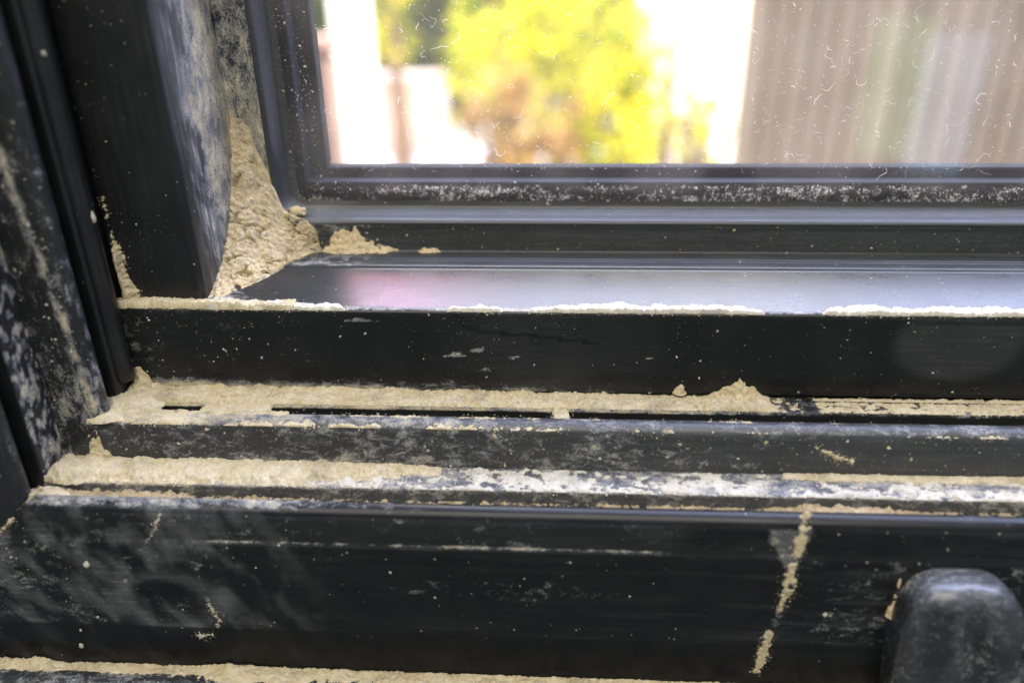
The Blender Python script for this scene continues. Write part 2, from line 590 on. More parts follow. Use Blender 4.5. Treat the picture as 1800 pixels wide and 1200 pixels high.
# glass
def glass_material():
    k = NT('dusty_glass')
    film = k.attr('film')
    n1 = k.noise(1500, 5, 0.7)
    n2 = k.noise(330, 4, 0.6)
    n3 = k.noise(35, 3, 0.5)
    v = k.math('ADD', k.math('MULTIPLY', n1, 0.6), k.math('MULTIPLY', n2, 0.35))
    v = k.math('ADD', v, k.math('MULTIPLY', film, 0.5))
    patch = k.ramp(v, 0.70, 0.92)
    vo = k.voro(620)
    cr = k.n('ShaderNodeSeparateColor')
    k.link(vo.outputs['Color'], cr.inputs[0])
    dot = k.math('LESS_THAN', vo.outputs['Distance'], k.ramp(cr.outputs[0], 0, 1, 0.01, 0.12, 'LINEAR'))
    dot = k.math('MULTIPLY', dot, k.math('LESS_THAN', cr.outputs[1], 0.42))
    veil = k.math('MULTIPLY', k.ramp(n3, 0.3, 0.7, 0.5, 1.5), 0.055)
    mask = k.math('MAXIMUM', k.math('MAXIMUM', k.math('MULTIPLY', patch, 0.8), k.math('MULTIPLY', dot, 0.45)), veil, clamp=True)
    mask = k.math('MINIMUM', mask, 0.9)
    tr = k.n('ShaderNodeBsdfTransparent')
    tr.inputs[0].default_value = (0.93, 0.95, 0.94, 1)
    gl = k.n('ShaderNodeBsdfGlossy')
    gl.inputs['Roughness'].default_value = 0.02
    fr = k.n('ShaderNodeFresnel')
    fr.inputs['IOR'].default_value = 1.5
    lw = k.math('MINIMUM', k.math('MULTIPLY', fr.outputs[0], 1.6), 1.0)
    m1 = k.n('ShaderNodeMixShader')
    k.link(lw, m1.inputs[0]); k.link(tr.outputs[0], m1.inputs[1]); k.link(gl.outputs[0], m1.inputs[2])
    df = k.n('ShaderNodeBsdfDiffuse'); df.inputs[0].default_value = (0.72, 0.66, 0.56, 1)
    tl = k.n('ShaderNodeBsdfTranslucent'); tl.inputs[0].default_value = (0.72, 0.66, 0.56, 1)
    m2 = k.n('ShaderNodeMixShader'); m2.inputs[0].default_value = 0.45
    k.link(df.outputs[0], m2.inputs[1]); k.link(tl.outputs[0], m2.inputs[2])
    m3 = k.n('ShaderNodeMixShader')
    k.link(mask, m3.inputs[0]); k.link(m1.outputs[0], m3.inputs[1]); k.link(m2.outputs[0], m3.inputs[2])
    return k.done(m3.outputs[0])


M['glass'] = glass_material()
gx = np.concatenate([np.linspace(-91, 190, 330), np.linspace(195, X_END, 20)])
gz = np.concatenate([np.linspace(-74, 20, 140), np.linspace(25, Z_END, 20)])
XX, ZZ = np.meshgrid(gx, gz, indexing='ij')
V = np.stack([XX.ravel(), np.full(XX.size, Y_GLASS), ZZ.ravel()], 1)
top_band = -60.6 + 1.2 * (fbm(V[:, 0] * .15, 0 * V[:, 0], 0, 61) - .5)
band = 1 - sstep(-0.8, 0.8, V[:, 2] - top_band)
fil = 0.54 * band * (0.40 + 1.0 * fbm(V[:, 0] * .06, V[:, 2] * .35, 0, 62, 5)) + 0.28 * np.exp(-np.abs(V[:, 2] + 55.8) / 0.8) * (V[:, 0] > -76)
fil = np.maximum(fil, 0.24 * np.exp(-np.abs(V[:, 2] + 56) / 7) + .07 * sstep(.45, .7, fbm(V[:, 0] * .05, V[:, 2] * .02, 0, 64)))
glass = mesh_obj('glass_pane', V, grid_faces(len(gx), len(gz))[:, ::-1], M['glass'], sash, True, {'film': fil})
l_bar('spacer_bar', -80.6, -60.6, Y_GLASS + 2.2, Y_GLASS + 9, M['spacer'], sash)
l_bar('outer_edge', -75.3, -57.4, Y_GLASS + 9.5, Y_GLASS + 15.5, M['spacer_far'], sash)

# ------------------------------------------------------------------ outer frame
frame = thing('window_frame', 'black outer window frame with grooved ledges, dirt in its corner', 'window frame', (0.1, -0.03, H - 0.19))


def zc(prof):                 # sill profile (Y,Z) -> jamb profile (Y,X)
    return [(y, z + K_FRAME) for y, z in prof]


def xc(y, z):
    return z + K_FRAME


def zj(y, x):
    return x - K_FRAME


inner_prof = [(14, -113.2), (-6.9, -113.2), (-7.5, -113.5), (-7.7, -114.2), (-7.7, -121), (-10, -121.3), (-12.6, -121)]
ridge_prof = [(-12.5, -121), (-12.5, -114.2), (-12.8, -113.4), (-13.8, -112.9), (-15.2, -112.8), (-16.4, -113.2), (-17.4, -114.2), (-17.9, -115.6), (-18.2, -119), (-18.5, -126.9)]
ledge_prof = [(-18.4, -126.8), (-19.5, -127.0), (-26.9, -127.5), (-27.6, -127.9), (-27.8, -128.6), (-27.8, -135), (-31, -135.5), (-34, -135)]
outer_prof = [(-33.9, -135), (-33.9, -128.6), (-34.2, -127.6), (-35.0, -126.9), (-36.2, -126.7), (-37.6, -127.2), (-38.7, -128.3), (-39.3, -130.0),
              (-39.5, -133), (-39.6, -137.6), (-40.1, -138.1), (-40.4, -139.2), (-41.0, -150), (-40.9, -160), (-40.5, -166), (-40.2, -172), (-40.1, -180), (-40.3, -186)]
foot_prof = [(-39.0, -185.2), (-40.5, -185.6), (-42.0, -185.4), (-43.4, -184.6), (-46.2, -184.5), (-48, -185.4), (-49.2, -187.5), (-49.6, -196)]


def film_inner(x, y, z, s):
    return np.interp(x, [-140, 40, 75, 130], [0.75, 0.6, 0.35, 0.35]) * (y > -8.2) * (z > -114.5)


def film_ridge(x, y, z, s):
    top = z > -114.6
    t = np.interp(x, [-130, -60, 0, 60, 130], [0.78, 0.55, 0.45, 0.42, 0.40])
    fc = np.interp(x, [-130, -60, 0, 60, 100, 130], [0.36, 0.45, 0.42, 0.34, 0.24, 0.22]) * (0.7 + 0.6 * fbm(x * .06, z * .2, 0, 14))
    return np.where(y > -12.7, 0.15, np.where(top, t, fc))


def film_ledge(x, y, z, s):
    return np.where(z > -128.2, np.interp(x, [-140, -20, 130], [0.75, 0.48, 0.55]), 0.42)


def film_outer(x, y, z, s):
    f = np.zeros_like(x)
    top = (z > -129.2)
    f = np.where(top, np.interp(x, [-140, -70, -30, 30, 130], [0.55, 0.50, 0.28, 0.16, 0.2]) * sstep(-129.2, -127.2, z), f)
    band = (z <= -129.2) & (z > -138.2)
    bf = np.interp(x, [-140, -110, -60, 20, 45, 60, 130], [0.30, 0.30, 0.28, 0.30, 0.22, 0.16, 0.20]) * (0.6 + 0.8 * fbm(x * .1, z * .15, 0, 43))
    bf = np.maximum(bf, 0.62 * np.exp(-np.abs(z + 137.7) / 0.45) * np.interp(x, [-100, -90, 26, 34], [0, 1, 1, 0]) * (0.5 + fbm(x * .25, 0 * x, 0, 44)))
    f = np.where(band, bf, f)
    low = z <= -138.2
    lf = np.interp(x, [-150, -120, -80, -60, 50, 62, 80, 100, 130], [0.33, 0.30, 0.22, 0.08, 0.05, 0.24, 0.30, 0.34, 0.3])
    lf = np.maximum(lf, 0.30 * blob(x, z, on_y(880, 1040, -41)[0], on_y(880, 1040, -41)[2], 40, 4.0, 9, .9, .12))
    f = np.where(low, lf, f)
    # scuffs at the lower left
    d = line_d(x, z, px_pts([(345, 1000), (360, 1040), (378, 1080), (385, 1100), (350, 1112)], -41))
    f = np.maximum(f, 0.55 * np.exp(-d / 1.1) * (y < -38))
    d = line_d(x, z, px_pts([(280, 895), (262, 950), (238, 975), (225, 1000), (220, 1035)], -40.5))
    f = np.maximum(f, 0.52 * np.exp(-d / 1.2) * (y < -38))
    c = on_y(20, 1015, -41)
    f = np.maximum(f, 0.40 * blob(x, z, c[0], c[2], 8, 5, 12, .8, .3) * (y < -38))
    # pale triangle beside the crack
    c = on_y(1388, 950, -40)
    tri = (np.abs(x - c[0]) < 5.2 * np.clip((z + 141.5) / 9.0, 0, 1) + 2.6 * (fbm(x * .5, z * .5, 0, 2) - .5)) & (z > -141) & (z < -129.6)
    f = np.maximum(f, (0.34 + .25 * fbm(x * .6, z * .6, 0, 3)) * tri)
    d = line_d(x, z, px_pts([(1420, 925), (1385, 1030), (1335, 1180)], -41))
    f = np.maximum(f, 0.42 * np.exp(-d / 4.0) * (y < -38))
    c = on_y(1500, 1130, -41)
    f = np.maximum(f, 0.34 * blob(x, z, c[0], c[2], 19, 15, 15, 1.2, .12) * (y < -38))
    return f * np.where(z < -167.5, .25, 1)  # film thinned at the bottom, putting the lower band's shade into the colour


def haze_outer(x, y, z, s):
    a_ = x * .45 - z * .9
    b_ = x * .9 + z * .45
    wq = 6 * (fbm(x * .07, z * .07, 0, 51) - .5)
    sm = fbm((b_ + wq) * .22, (a_ + wq) * .10, 0, 46, 5)
    h = np.interp(x, [-150, -90, -55, 130], [0.16, 0.12, 0.0, 0.0]) * sstep(.44, .80, sm) + .008
    sm2 = fbm(x * .035, z * .5, 0, 48, 5)
    h = h + np.interp(x, [-80, -50, 40, 60, 130], [0, .012, .012, .03, .03]) * sstep(.5, .75, sm2)
    band = (z <= -129.2) & (z > -138.2)
    h = np.where(band, h + 0.022 * np.interp(x, [-110, -90, 30, 40], [0.3, 1, 1, 0.1]), h)
    c = on_y(300, 1060, -41)
    ring = np.hypot((x - c[0]) / 14.0, (z - c[2]) / 9.5)
    h = h + 0.10 * np.exp(-((ring - 1) / 0.25) ** 2) * (.3 + fbm(x * .2, z * .2, 0, 49)) * (y < -38)
    c = on_y(280, 1035, -41)
    h = h * (1 - 0.8 * blob(x, z, c[0], c[2], 8.0, 3.6, 3, .2, .2))
    c = on_y(1388, 950, -40)
    tri = (np.abs(x - c[0]) < 5.2 * np.clip((z + 141.5) / 9.0, 0, 1)) & (z > -141) & (z < -129.6)
    return (h + 0.17 * tri) * np.where(z < -168.5, .2, 1)  # haze thinned there too, to darken the shaded lower band


def const(v):
    return lambda x, y, z, s: np.full_like(x, v)


def film_j(base, edge_y=None, edge=0.7):
    def f(x, y, z, s):
        r = base * np.interp(z, [-125, -90, -40, 0], [1.5, 1.2, 0.9, 0.7]) * (0.6 + .8 * fbm(z * .1, y * .3, 0, 71))
        if edge_y is not None:
            r = np.maximum(r, edge * np.exp(-np.abs(x + 129.6 + (z + 100) * .075 + 1.2 * (fbm(z * .12, 0 * z, 0, 73) - .5)) / 3.2) * (y < -15) * (0.75 + .4 * fbm(z * .15, 0 * z, 0, 72)))
        return r
    return f


sweep_bottom('inner_ledge', inner_prof, xc, M['frame_x'], frame, film_inner, const(0.02))
sweep_bottom('seal_ridge', ridge_prof, xc, M['rubber'], frame, film_ridge, lambda x, y, z, s: np.interp(x, [-140, 0, 130], [0.03, 0.05, 0.05]))
sweep_bottom('gasket_ledge', ledge_prof, xc, M['rubber'], frame, film_ledge, const(0.10))
sweep_bottom('sill_rail', outer_prof, xc, M['frame_x'], frame, film_outer, haze_outer)
sweep_bottom('sill_foot', foot_prof, xc, M['frame_x'], frame, const(0.42), const(0.05))
sweep_left('jamb_ledge', zc(inner_prof), zj, M['frame_z'], frame, film_j(0.14), const(0.008))
sweep_left('jamb_ridge', zc(ridge_prof), zj, M['frame_z'], frame, film_j(0.32, -16.6, 0.66), const(0.02))
sweep_left('jamb_gasket', zc(ledge_prof), zj, M['frame_z'], frame,
           lambda x, y, z, s: np.where(x > -142.6, .26 + .38 * sstep(.34, .68, fbm(z * .42, y * .7, 0, 74, 5)), 0.2), const(0.03))
sweep_left('jamb_rail', zc(outer_prof), zj, M['frame_z'], frame, film_j(0.20), const(0.02))

# round bulb seal standing on the jamb ledge, ending in a rounded tip above the corner
V, ring = [], 16
zs = [(-109.0, 0.05), (-108.8, 0.45), (-108.2, 0.78), (-107.2, 0.95), (-105.8, 1.0)] + [(z, 1.0) for z in np.linspace(-103, 30, 110)] + [(Z_END, 1.0)]
for z, k in zs:
    for a in range(ring):
        t = 2 * math.pi * a / ring
        V.append((-127.6 + 3.3 * k * math.cos(t), -3.0 + 3.4 * k * math.sin(t) + 0.0, z))
V = np.array(V)
F = []
for i in range(len(zs) - 1):
    for a in range(ring):
        b = (a + 1) % ring
        F.append((i * ring + a, i * ring + b, (i + 1) * ring + b, (i + 1) * ring + a))
F.append(tuple(range(ring))[::-1])
mesh_obj('bulb_seal', V, F, M['frame_z'], frame, True, {'film': 0.05 + 0.12 * (V[:, 2] < -85), 'haze': np.full(len(V), 0.008)})

# ------------------------------------------------------------------ dust lying on the ledges
FRINGE, TOPG = [], []


def drift(name, us, ss, surf, thick, material, label, cat='dust', lump=0.0, seed=1, fringe=.9, relief=1.0):
    """a real layer of dust: surf(u, s) -> point and normal (mm), thick(u, s) -> height in mm; only where thick > 0"""
    U, S = np.meshgrid(us, ss, indexing='ij')
    P, N = surf(U, S)
    T = thick(U, S)
    if lump:
        f1, f2 = worley(U / 1.6, S / 1.6, 0 * U, seed)
        T = np.where(T > 0, T + lump * (0.45 - f1) * np.clip(T * 2, 0, 1), T)
    jit = np.random.default_rng(seed + 77).random(U.shape)
    Sm = np.linalg.norm(P - P[:, :1], axis=-1)
    big = fbm(U * .23, Sm * .5, 0, seed + 41, 3)
    T = np.where(T > 0, T * (.45 + 1.1 * big) - .5 * relief * sstep(.58, .75, fbm(U * .5, Sm * .6, 0, seed + 43)), T)
    T = np.where(T > 0, np.maximum(T + (jit - .5) * .16 + .3 * (vnoise(U / .75, S * 14, 0, seed + 5) - .5) + .35 * (vnoise(U / .6, S * 17, 0, seed + 9) > .88), .03), T)
    T = np.minimum(T, 6)
    keep_v = T > 0
    T = T.copy()
    T[:, 0] = -.12
    T[:, -1] = -.12
    Q = P + N * np.where(T > 0, T, -0.12)[..., None]
    a = keep_v[:-1, :-1] | keep_v[1:, :-1] | keep_v[:-1, 1:] | keep_v[1:, 1:]
    allk = keep_v[:-1, :-1] & keep_v[1:, :-1] & keep_v[:-1, 1:] & keep_v[1:, 1:]
    bi, bj = np.nonzero(a & ~allk)
    if len(bi) and fringe:
        rg = np.random.default_rng(seed + 31)
        m = int(len(bi) * fringe)
        q = rg.integers(0, len(bi), m)
        du = P[1, 0] - P[0, 0]
        ds = P[0, 1] - P[0, 0]
        du, ds = du / np.linalg.norm(du), ds / np.linalg.norm(ds)
        off = rg.laplace(0, .55, (m, 2))
        C0 = P[bi[q], bj[q]] + du * off[:, :1] + ds * np.clip(off[:, 1:], -1.2, 1.2)
        FRINGE.append((C0 + N[bi[q], bj[q]] * .02, N[bi[q], bj[q]], .07 + .12 * rg.random(m) ** 2 + .16 * (rg.random(m) > .96)))
    if fringe:
        rg = np.random.default_rng(seed + 57)
        ki, kj = np.nonzero(keep_v[1:-1, 1:-1])
        m = int(len(ki) * .07)
        q = rg.integers(0, max(1, len(ki)), m)
        if m:
            TOPG.append((Q[ki[q] + 1, kj[q] + 1] + rg.normal(0, .08, (m, 3)), N[ki[q] + 1, kj[q] + 1], .09 + .13 * rg.random(m) ** 2 + .12 * (rg.random(m) > .97)))
    fa = grid_faces(len(us), len(ss))[a.ravel()]
    idx, inv = np.unique(fa.ravel(), return_inverse=True)
    o = mesh_obj(name, Q.reshape(-1, 3)[idx], inv.reshape(-1, 4), material)
    return tag(o, label, cat, None, 'stuff')


def strip_surf(pts):
    """surface strip along X with a cross line through two (Y,Z) points; s runs 0..1"""
    (y0, z0), (y1, z1) = pts
    d = np.array([y1 - y0, z1 - z0])
    L = np.linalg.norm(d)
    nrm = np.array([0, -d[1] / L, d[0] / L])
    if nrm[2] < 0:
        nrm = -nrm

    def f(U, S):
        return np.stack([U, y0 + (y1 - y0) * S, z0 + (z1 - z0) * S], -1), np.broadcast_to(nrm, U.shape + (3,))
    return f, L


RES = 0.28

# 1. white rim of dust on the front edge of the sash rail, tan at its left end
sf, L = strip_surf([(-0.25, -86.25), (11.0, -84.7)])
A_rim = table([(205, 4.4), (300, 4.0), (395, 3.9), (430, 3.0), (500, 2.6), (530, 2.2), (590, 2.0), (612, -.4), (690, -.8), (782, -1.2), (792, 1.4), (850, 1.7), (882, 1.2), (888, -1.8), (928, -1.8),
               (935, 1.3), (990, 2.3), (1060, 2.6), (1090, 3.2), (1130, 2.3), (1200, 2.5), (1270, 2.8), (1300, 2.4), (1340, 1.2), (1352, -1.2), (1440, -1.0), (1455, 1.6), (1500, 2.8), (1540, 3.2), (1570, 2.2),
               (1620, 2.4), (1700, 2.6), (1800, 2.5), (1900, 2.2)], 545, 'Y', 0.0)


def t_rim(U, S):
    w = 1.7 * A_rim(U) + 2.2 * (fbm(U * .30, 0 * U, 0, 101) - .5) + 0.9 * (fbm(U * .9, S * L * .9, 0, 103) - .5)
    e = (w - S * L)
    e = np.where(S * L < 1.3 * fbm(U * .5, 0 * U, 0, 107) - .35, -1, e)
    return np.where(e > 0, 0.15 + 1.0 * np.sqrt(np.clip(e, 0, 4) / 4) * (0.7 + .6 * fbm(U * .7, S * L * .7, 0, 104)), -1)


drift('dust_rim', np.arange(-99, 150, RES), np.linspace(0, 1, 42), sf, t_rim, M['pale_dust'], 'pale dust line along the front top edge of the black sash rail', lump=0.15)


def t_rim_l(U, S):
    w = 1.25 * A_rim(U) + 1.4 * (fbm(U * .35, 0 * U, 0, 105) - .5)
    wisp = blob(U, S * L, on_y(520, 520, 2)[0], 3.5, 5, 1.6, 6, .8, .5)
    e = np.maximum(w - S * L, wisp * 0.8 - .2)
    e = np.where(S * L < 1.5 * fbm(U * .45, 0 * U, 0, 108) - .4, -1, e)
    return np.where(e > 0, 0.3 + 1.5 * np.sqrt(np.clip(e, 0, 3) / 3) * (0.7 + .6 * fbm(U * .7, S * L * .7, 0, 104)), -1)


drift('dust_ledge', np.arange(-127, -74, RES), np.linspace(0, 1, 42), sf, t_rim_l, M['dust'], 'tan dust on the narrow ledge below the foot of the sash stile', lump=0.25)

# 2. ledge in front of the sash rail
sf2, L2 = strip_surf([(-7.6, -113.15), (0.3, -113.15)])
A2 = table([(190, 1.8), (235, 1.8), (300, 1.3), (700, 0.9), (1000, 0.8), (1150, 0.5), (1210, 0.25), (1250, 0.5), (1265, 1.6), (1300, 1.5), (1340, 0.9), (1360, 0.0), (1430, -0.15), (1450, 0.25), (1620, 0.3), (1800, 0.35), (1900, .3)], 700, 'Y', -3.0)


def t_led(U, S):
    n = fbm(U * .35, S * L2 * .35, 0, 111)
    n2 = fbm(U * 1.1, S * L2 * 1.1, 0, 112)
    t = A2(U) * (0.55 + .9 * n) + (n2 - .5) * .7
    t = t + 0.6 * sstep(.6, 1.0, S) * np.clip(A2(U), 0, 1)
    edge = sstep(0.0, 0.12, S + (n2 - .5) * .2)
    right = U > on_y(1380, 700, -3)[0]
    t = np.where(right & (S > .72) & (S < .86), -1, t)
    return np.where(edge > 0.2, t * edge, -1)


drift('dust_ledge', np.arange(-127, 150, RES), np.linspace(0, 1, 30), sf2, t_led, M['dust'], 'tan dust packed along the ledge below the black sash rail', lump=0.5)

# crumbly heaps standing against the rail face
def heap(name, cx, zb, yb, w, h, d, material, label, seed, parent=None, res=0.3):
    us = np.arange(-w, w, res)
    ss = np.linspace(0, 1, max(12, int((h + d) / res)))
    U, S = np.meshgrid(us, ss, indexing='ij')
    prof = np.clip(1 - np.abs(U / w) ** 1.6 + (fbm(U * .45, 0 * U, 0, seed) - .5) * .9, 0, 1.2)
    hh, dd = h * prof, d * np.sqrt(np.clip(prof, 0, 1.2))
    X = cx + U
    Y = yb - dd * (1 - S) ** 1.3
    Z = zb + hh * S ** 1.3
    f1, f2 = worley(X / 1.7, Y / 1.7, Z / 1.7, seed)
    k = ((.5 - f1) * 1.2 + (fbm(X * .8, Y * .8, Z * .8, seed) - .5) * 3.2) * np.clip(prof * 3, 0, 1) * np.sin(S * math.pi) ** .4
    jit = (np.random.default_rng(seed).random(X.shape) - .5) * .12 * np.clip(prof * 3, 0, 1)
    Y = Y - k * .6 - jit
    Z = Z + k * .6 + jit
    V = np.stack([X, Y, Z], -1).reshape(-1, 3)
    ok = (prof > 0.02)
    a = (ok[:-1, :-1] | ok[1:, :-1])
    fa = grid_faces(len(us), len(ss))[a.ravel()]
    idx, inv = np.unique(fa.ravel(), return_inverse=True)
    o = mesh_obj(name, V[idx], inv.reshape(-1, 4), material, parent)
    return tag(o, label, 'dirt', None, 'stuff')


c = on_y(1300, 705, -3)
heap('dirt_heap', c[0], -113.2, 0.1, 8.0, 5.6, 5.5, M['dust'], 'crumbly tan dirt heap against the sash rail, right of the middle', 5)
c = on_y(1196, 690, -1)
heap('dirt_heap', c[0], -111.8, 0.1, 2.2, 3.0, 1.6, M['dust'], 'small tan crumb sticking to the sash rail left of the larger heap', 8)
c = on_y(245, 665, 0)
heap('dirt_heap', c[0] + .5, -113.2, 0.2, 4.0, 7.5, 4.5, M['dust'], 'tan dirt piled beside the rounded tip of the bulb seal', 12)

# dust bridging the groove
for px, wd, sd in ((215, 5.0, 1), (246, 2.2, 2), (375, 3.0, 3), (430, 7.5, 4), (985, 2.2, 6)):
    c = on_z(px, 718, -114)
    us = np.arange(c[0] - wd - 1, c[0] + wd + 1, RES)
    sfb, Lb = strip_surf([(-12.9, -113.9), (-7.2, -113.7)])
    drift('dust_bridge', us, np.linspace(0, 1, 24), sfb,
          lambda U, S: np.where(np.abs(U - c[0]) + (fbm(U * .6, S * 3, 0, 120 + sd) - .5) * 2.6 < wd, .25 + .7 * fbm(U * .6, S * 4, 0, 130 + sd), -1),
          M['dust'], 'tan dust clogging the groove below the sash rail, %s' % {
              215: 'at the mitred corner', 246: 'just right of the corner', 375: 'after its first short opening', 430: 'at the wide filled stretch on the left',
              485: 'at the right end of the filled stretch', 985: 'at the single plug near the middle', 640: 'at the thin plug left of the middle'}[px], lump=.3, seed=sd)

# 3. top of the seal ridge: patches
sf3, L3 = strip_surf([(-18.0, -114.3), (-12.7, -112.7)])
A3 = table([(165, .5), (300, .42), (430, .25), (520, .38), (640, .30), (800, .22), (905, .05), (960, -.12), (1000, .1), (1020, -.25), (1200, -.12), (1300, -.1), (1380, -.28), (1480, -.15), (1560, -.22), (1800, -.3), (1900, -.3)], 738, 'Z', -113)


def t_ridge(U, S):
    n = fbm(U * .22, S * L3 * .5, 0, 141)
    n2 = fbm(U * .9, S * L3 * 1.2, 0, 142)
    t = A3(U) + (n - .5) * 2.2 + (n2 - .5) * .8 - 0.35 + 0.4 * sstep(.3, .9, S)
    t = np.where((U > -75) & (S > .80), -1, t)
    return np.where(t > 0, np.clip(t, 0, .8) * .9 + .08, -1)


drift('dust_patches', np.arange(-128, 150, RES), np.linspace(0, 1, 24), sf3, t_ridge, M['dust'], 'flaky dust patches on top of the rounded seal ridge', lump=.2)

# 4. long tan drift on the gasket ledge and the white crust beyond it
sf4, L4 = strip_surf([(-27.9, -127.6), (-18.3, -126.85)])
A4 = table([(118, 2.4), (200, 2.0), (400, 1.7), (560, 1.6), (660, 1.4), (740, 1.1), (775, .2), (800, -1), (1900, -1)], 815, 'Z', -127)
FR4 = table([(110, .02), (500, .02), (560, .12), (640, .33), (700, .45), (770, .66), (1900, .7)], 815, 'Z', -127)


def t_drift(U, S):
    n = fbm(U * .25, S * L4 * .3, 0, 151)
    n2 = fbm(U * 1.0, S * L4 * 1.0, 0, 152)
    t = A4(U) * (.65 + .6 * n) * (0.35 + .65 * np.sin(np.clip(S, 0, 1) * math.pi * .62)) + (n2 - .5) * .6
    e = S - FR4(U) + (n2 - .5) * .30 + (n - .5) * .5 - .04
    return np.where((e > 0) & (A4(U) > 0), t * sstep(0, .2, e) + .05, -1)


drift('dust_drift', np.arange(-141, 0, RES), np.linspace(0, 1, 38), sf4, t_drift, M['dust'], 'thick tan dust drift filling the lower gasket ledge at the left', lump=.3)
A5 = table([(560, -.6), (610, .3), (660, .2), (690, -.3), (770, -.05), (800, .25), (930, .30), (1060, .20), (1090, -.05), (1160, .15), (1215, .25), (1330, .15), (1370, -.4), (1430, -.15), (1480, .15), (1600, .22), (1800, .12), (1900, .1)], 845, 'Z', -127)


def t_crust(U, S):
    n = fbm(U * .20, S * L4 * .42, 0, 161)
    n2 = fbm(U * .8, S * L4 * .9, 0, 162)
    t = A5(U) + (n - .5) * 1.9 + (n2 - .5) * 1.1 + .28 * (1 - sstep(.0, .75, S)) - .24
    return np.where((t > 0) & (S < .80 + .2 * n), np.clip(t, 0, .7) * .9 + .08, -1)


drift('dust_crust', np.arange(-70, 150, RES), np.linspace(0, 1, 38), sf4, t_crust, M['pale_dust'], 'pale flaky dust crust along the right of the lower gasket ledge', lump=.2)


def t_seam(U, S):
    a = table([(1100, -.5), (1360, -.2), (1380, .3), (1800, .4), (1900, .4)], 832, 'Z', -127)(U)
    n = fbm(U * .3, S * L4 * .5, 0, 166)
    return np.where((S > .86 - .25 * n) & (a + (n - .5) > 0), .5 + .3 * n, -1)


drift('dust_seam', np.arange(40, 150, RES), np.linspace(0, 1, 38), sf4, t_seam, M['dust'], 'thin tan dust seam behind the pale crust, right of the middle', lump=.2)

# 5. dirt in the front groove
sf5, L5 = strip_surf([(-33.8, -131.5), (-27.9, -131.5)])
A6 = table([(60, 2.0), (125, 2.2), (135, 1.6), (330, 1.3), (345, .1), (700, -.2), (1330, .0), (1385, .8), (1420, 1.6), (1540, 1.6), (1570, .3), (1650, -.1), (1800, .0), (1900, .0)], 870, 'Z', -131)


def t_groove(U, S):
    n = fbm(U * .5, S * L5 * .5, 0, 171)
    n2 = fbm(U * 1.4, S * L5 * 1.4, 0, 172)
    t = A6(U) + (n - .5) * 2.0 + (n2 - .5) * 1.2
    return np.where(t > 0, t, -1)


drift('dirt_fill', np.arange(-146, 150, RES), np.linspace(0, 1, 24), sf5, t_groove, M['grit'], 'loose brown dirt lying in the front groove', lump=.8)

# 6. dust on the foot below the front face
sf6, L6 = strip_surf([(-48.8, -186.6), (-40.0, -184.9)])
A7 = table([(-60, 1.2), (0, 1.4), (30, 2.2), (90, 2.3), (110, 1.2), (125, .4), (140, .8), (230, 1.2), (260, .9), (350, .9), (380, 1.8), (410, 2.6), (450, 1.8), (520, 1.5), (700, 1.4), (1000, 1.2), (1200, 1.2), (1340, 1.3), (1500, 1.0), (1900, 1.0)], 1170, 'Y', -41)
FR7 = table([(-60, .42), (0, .45), (120, .45), (200, .38), (330, .30), (390, .05), (450, -.2), (1900, -.2)], 1170, 'Y', -41)


def t_foot(U, S):
    n = fbm(U * .30, S * L6 * .35, 0, 181)
    n2 = fbm(U * 1.1, S * L6 * 1.1, 0, 182)
    t = A7(U) * (.6 + .7 * n) + (n2 - .5) * .5
    e = S - FR7(U) + (n2 - .5) * .25
    return np.where(e > 0, t * sstep(0, .3, e) + .05, -1)


drift('dust_drift', np.arange(-165, 140, RES), np.linspace(0, 1, 40), sf6, t_foot, M['dust'], 'tan dust drift along the foot of the frame at the bottom edge', lump=.4)

# 7. corner pockets where the mitred ledges meet
def pocket(cx, cy, zb, rx, ry, hgt, label, seed, skew=0.0):
    us = np.arange(-rx * 1.3, rx * 1.3, RES)
    vs = np.arange(-ry * 1.3, ry * 1.3, RES)
    U, S = np.meshgrid(us, vs, indexing='ij')
    X = cx + U + skew * S
    Y = cy + S
    r = np.hypot(U / rx, S / ry) + (fbm(X * .4, Y * .4, 0, seed) - .5) * .55
    T = hgt * (1 - sstep(.35, 1.0, r)) + (fbm(X * 1.1, Y * 1.1, 0, seed + 3) - .5) * .7
    # the dust climbs where it leans on the jamb
    T = T + np.clip(-(U / rx), 0, 1.2) * hgt * .7 + (vnoise(X / .8, Y / .8, 0, seed) - .5) * .5
    ok = r < 1.0
    Q = np.stack([X, Y, zb + np.where(ok, np.maximum(T, .05), -.4)], -1)
    a = ok[:-1, :-1] | ok[1:, :-1] | ok[:-1, 1:] | ok[1:, 1:]
    fa = grid_faces(len(us), len(vs))[a.ravel()]
    idx, inv = np.unique(fa.ravel(), return_inverse=True)
    return tag(mesh_obj('dust_pocket', Q.reshape(-1, 3)[idx], inv.reshape(-1, 4), M['dust']), label, 'dust', None, 'stuff')


pocket(-123.5, -8.0, -113.4, 9.5, 8.0, 1.8, 'tan dust pocket in the upper corner under the bulb seal', 201)
pocket(-135.5, -22.8, -127.4, 9.0, 6.0, 2.6, 'tan dust pocket in the lower corner beside the jamb ridge', 202)
pocket(-139.5, -31.5, -130.6, 7.5, 4.5, 2.2, 'tan dust pocket in the mitre at the end of the front groove', 203)

pocket(-128.0, -15.0, -113.4, 6.5, 4.0, 1.3, 'tan dust pocket on top of the mitred end of the seal ridge', 204)
# flakes stuck on the ridge's mitred end
heap('dirt_heap', on_y(168, 750, -17)[0], -127.2, -17.6, 5.0, 13.5, 3.2, M['dust'], 'tan dirt climbing the mitred end of the seal ridge', 31)

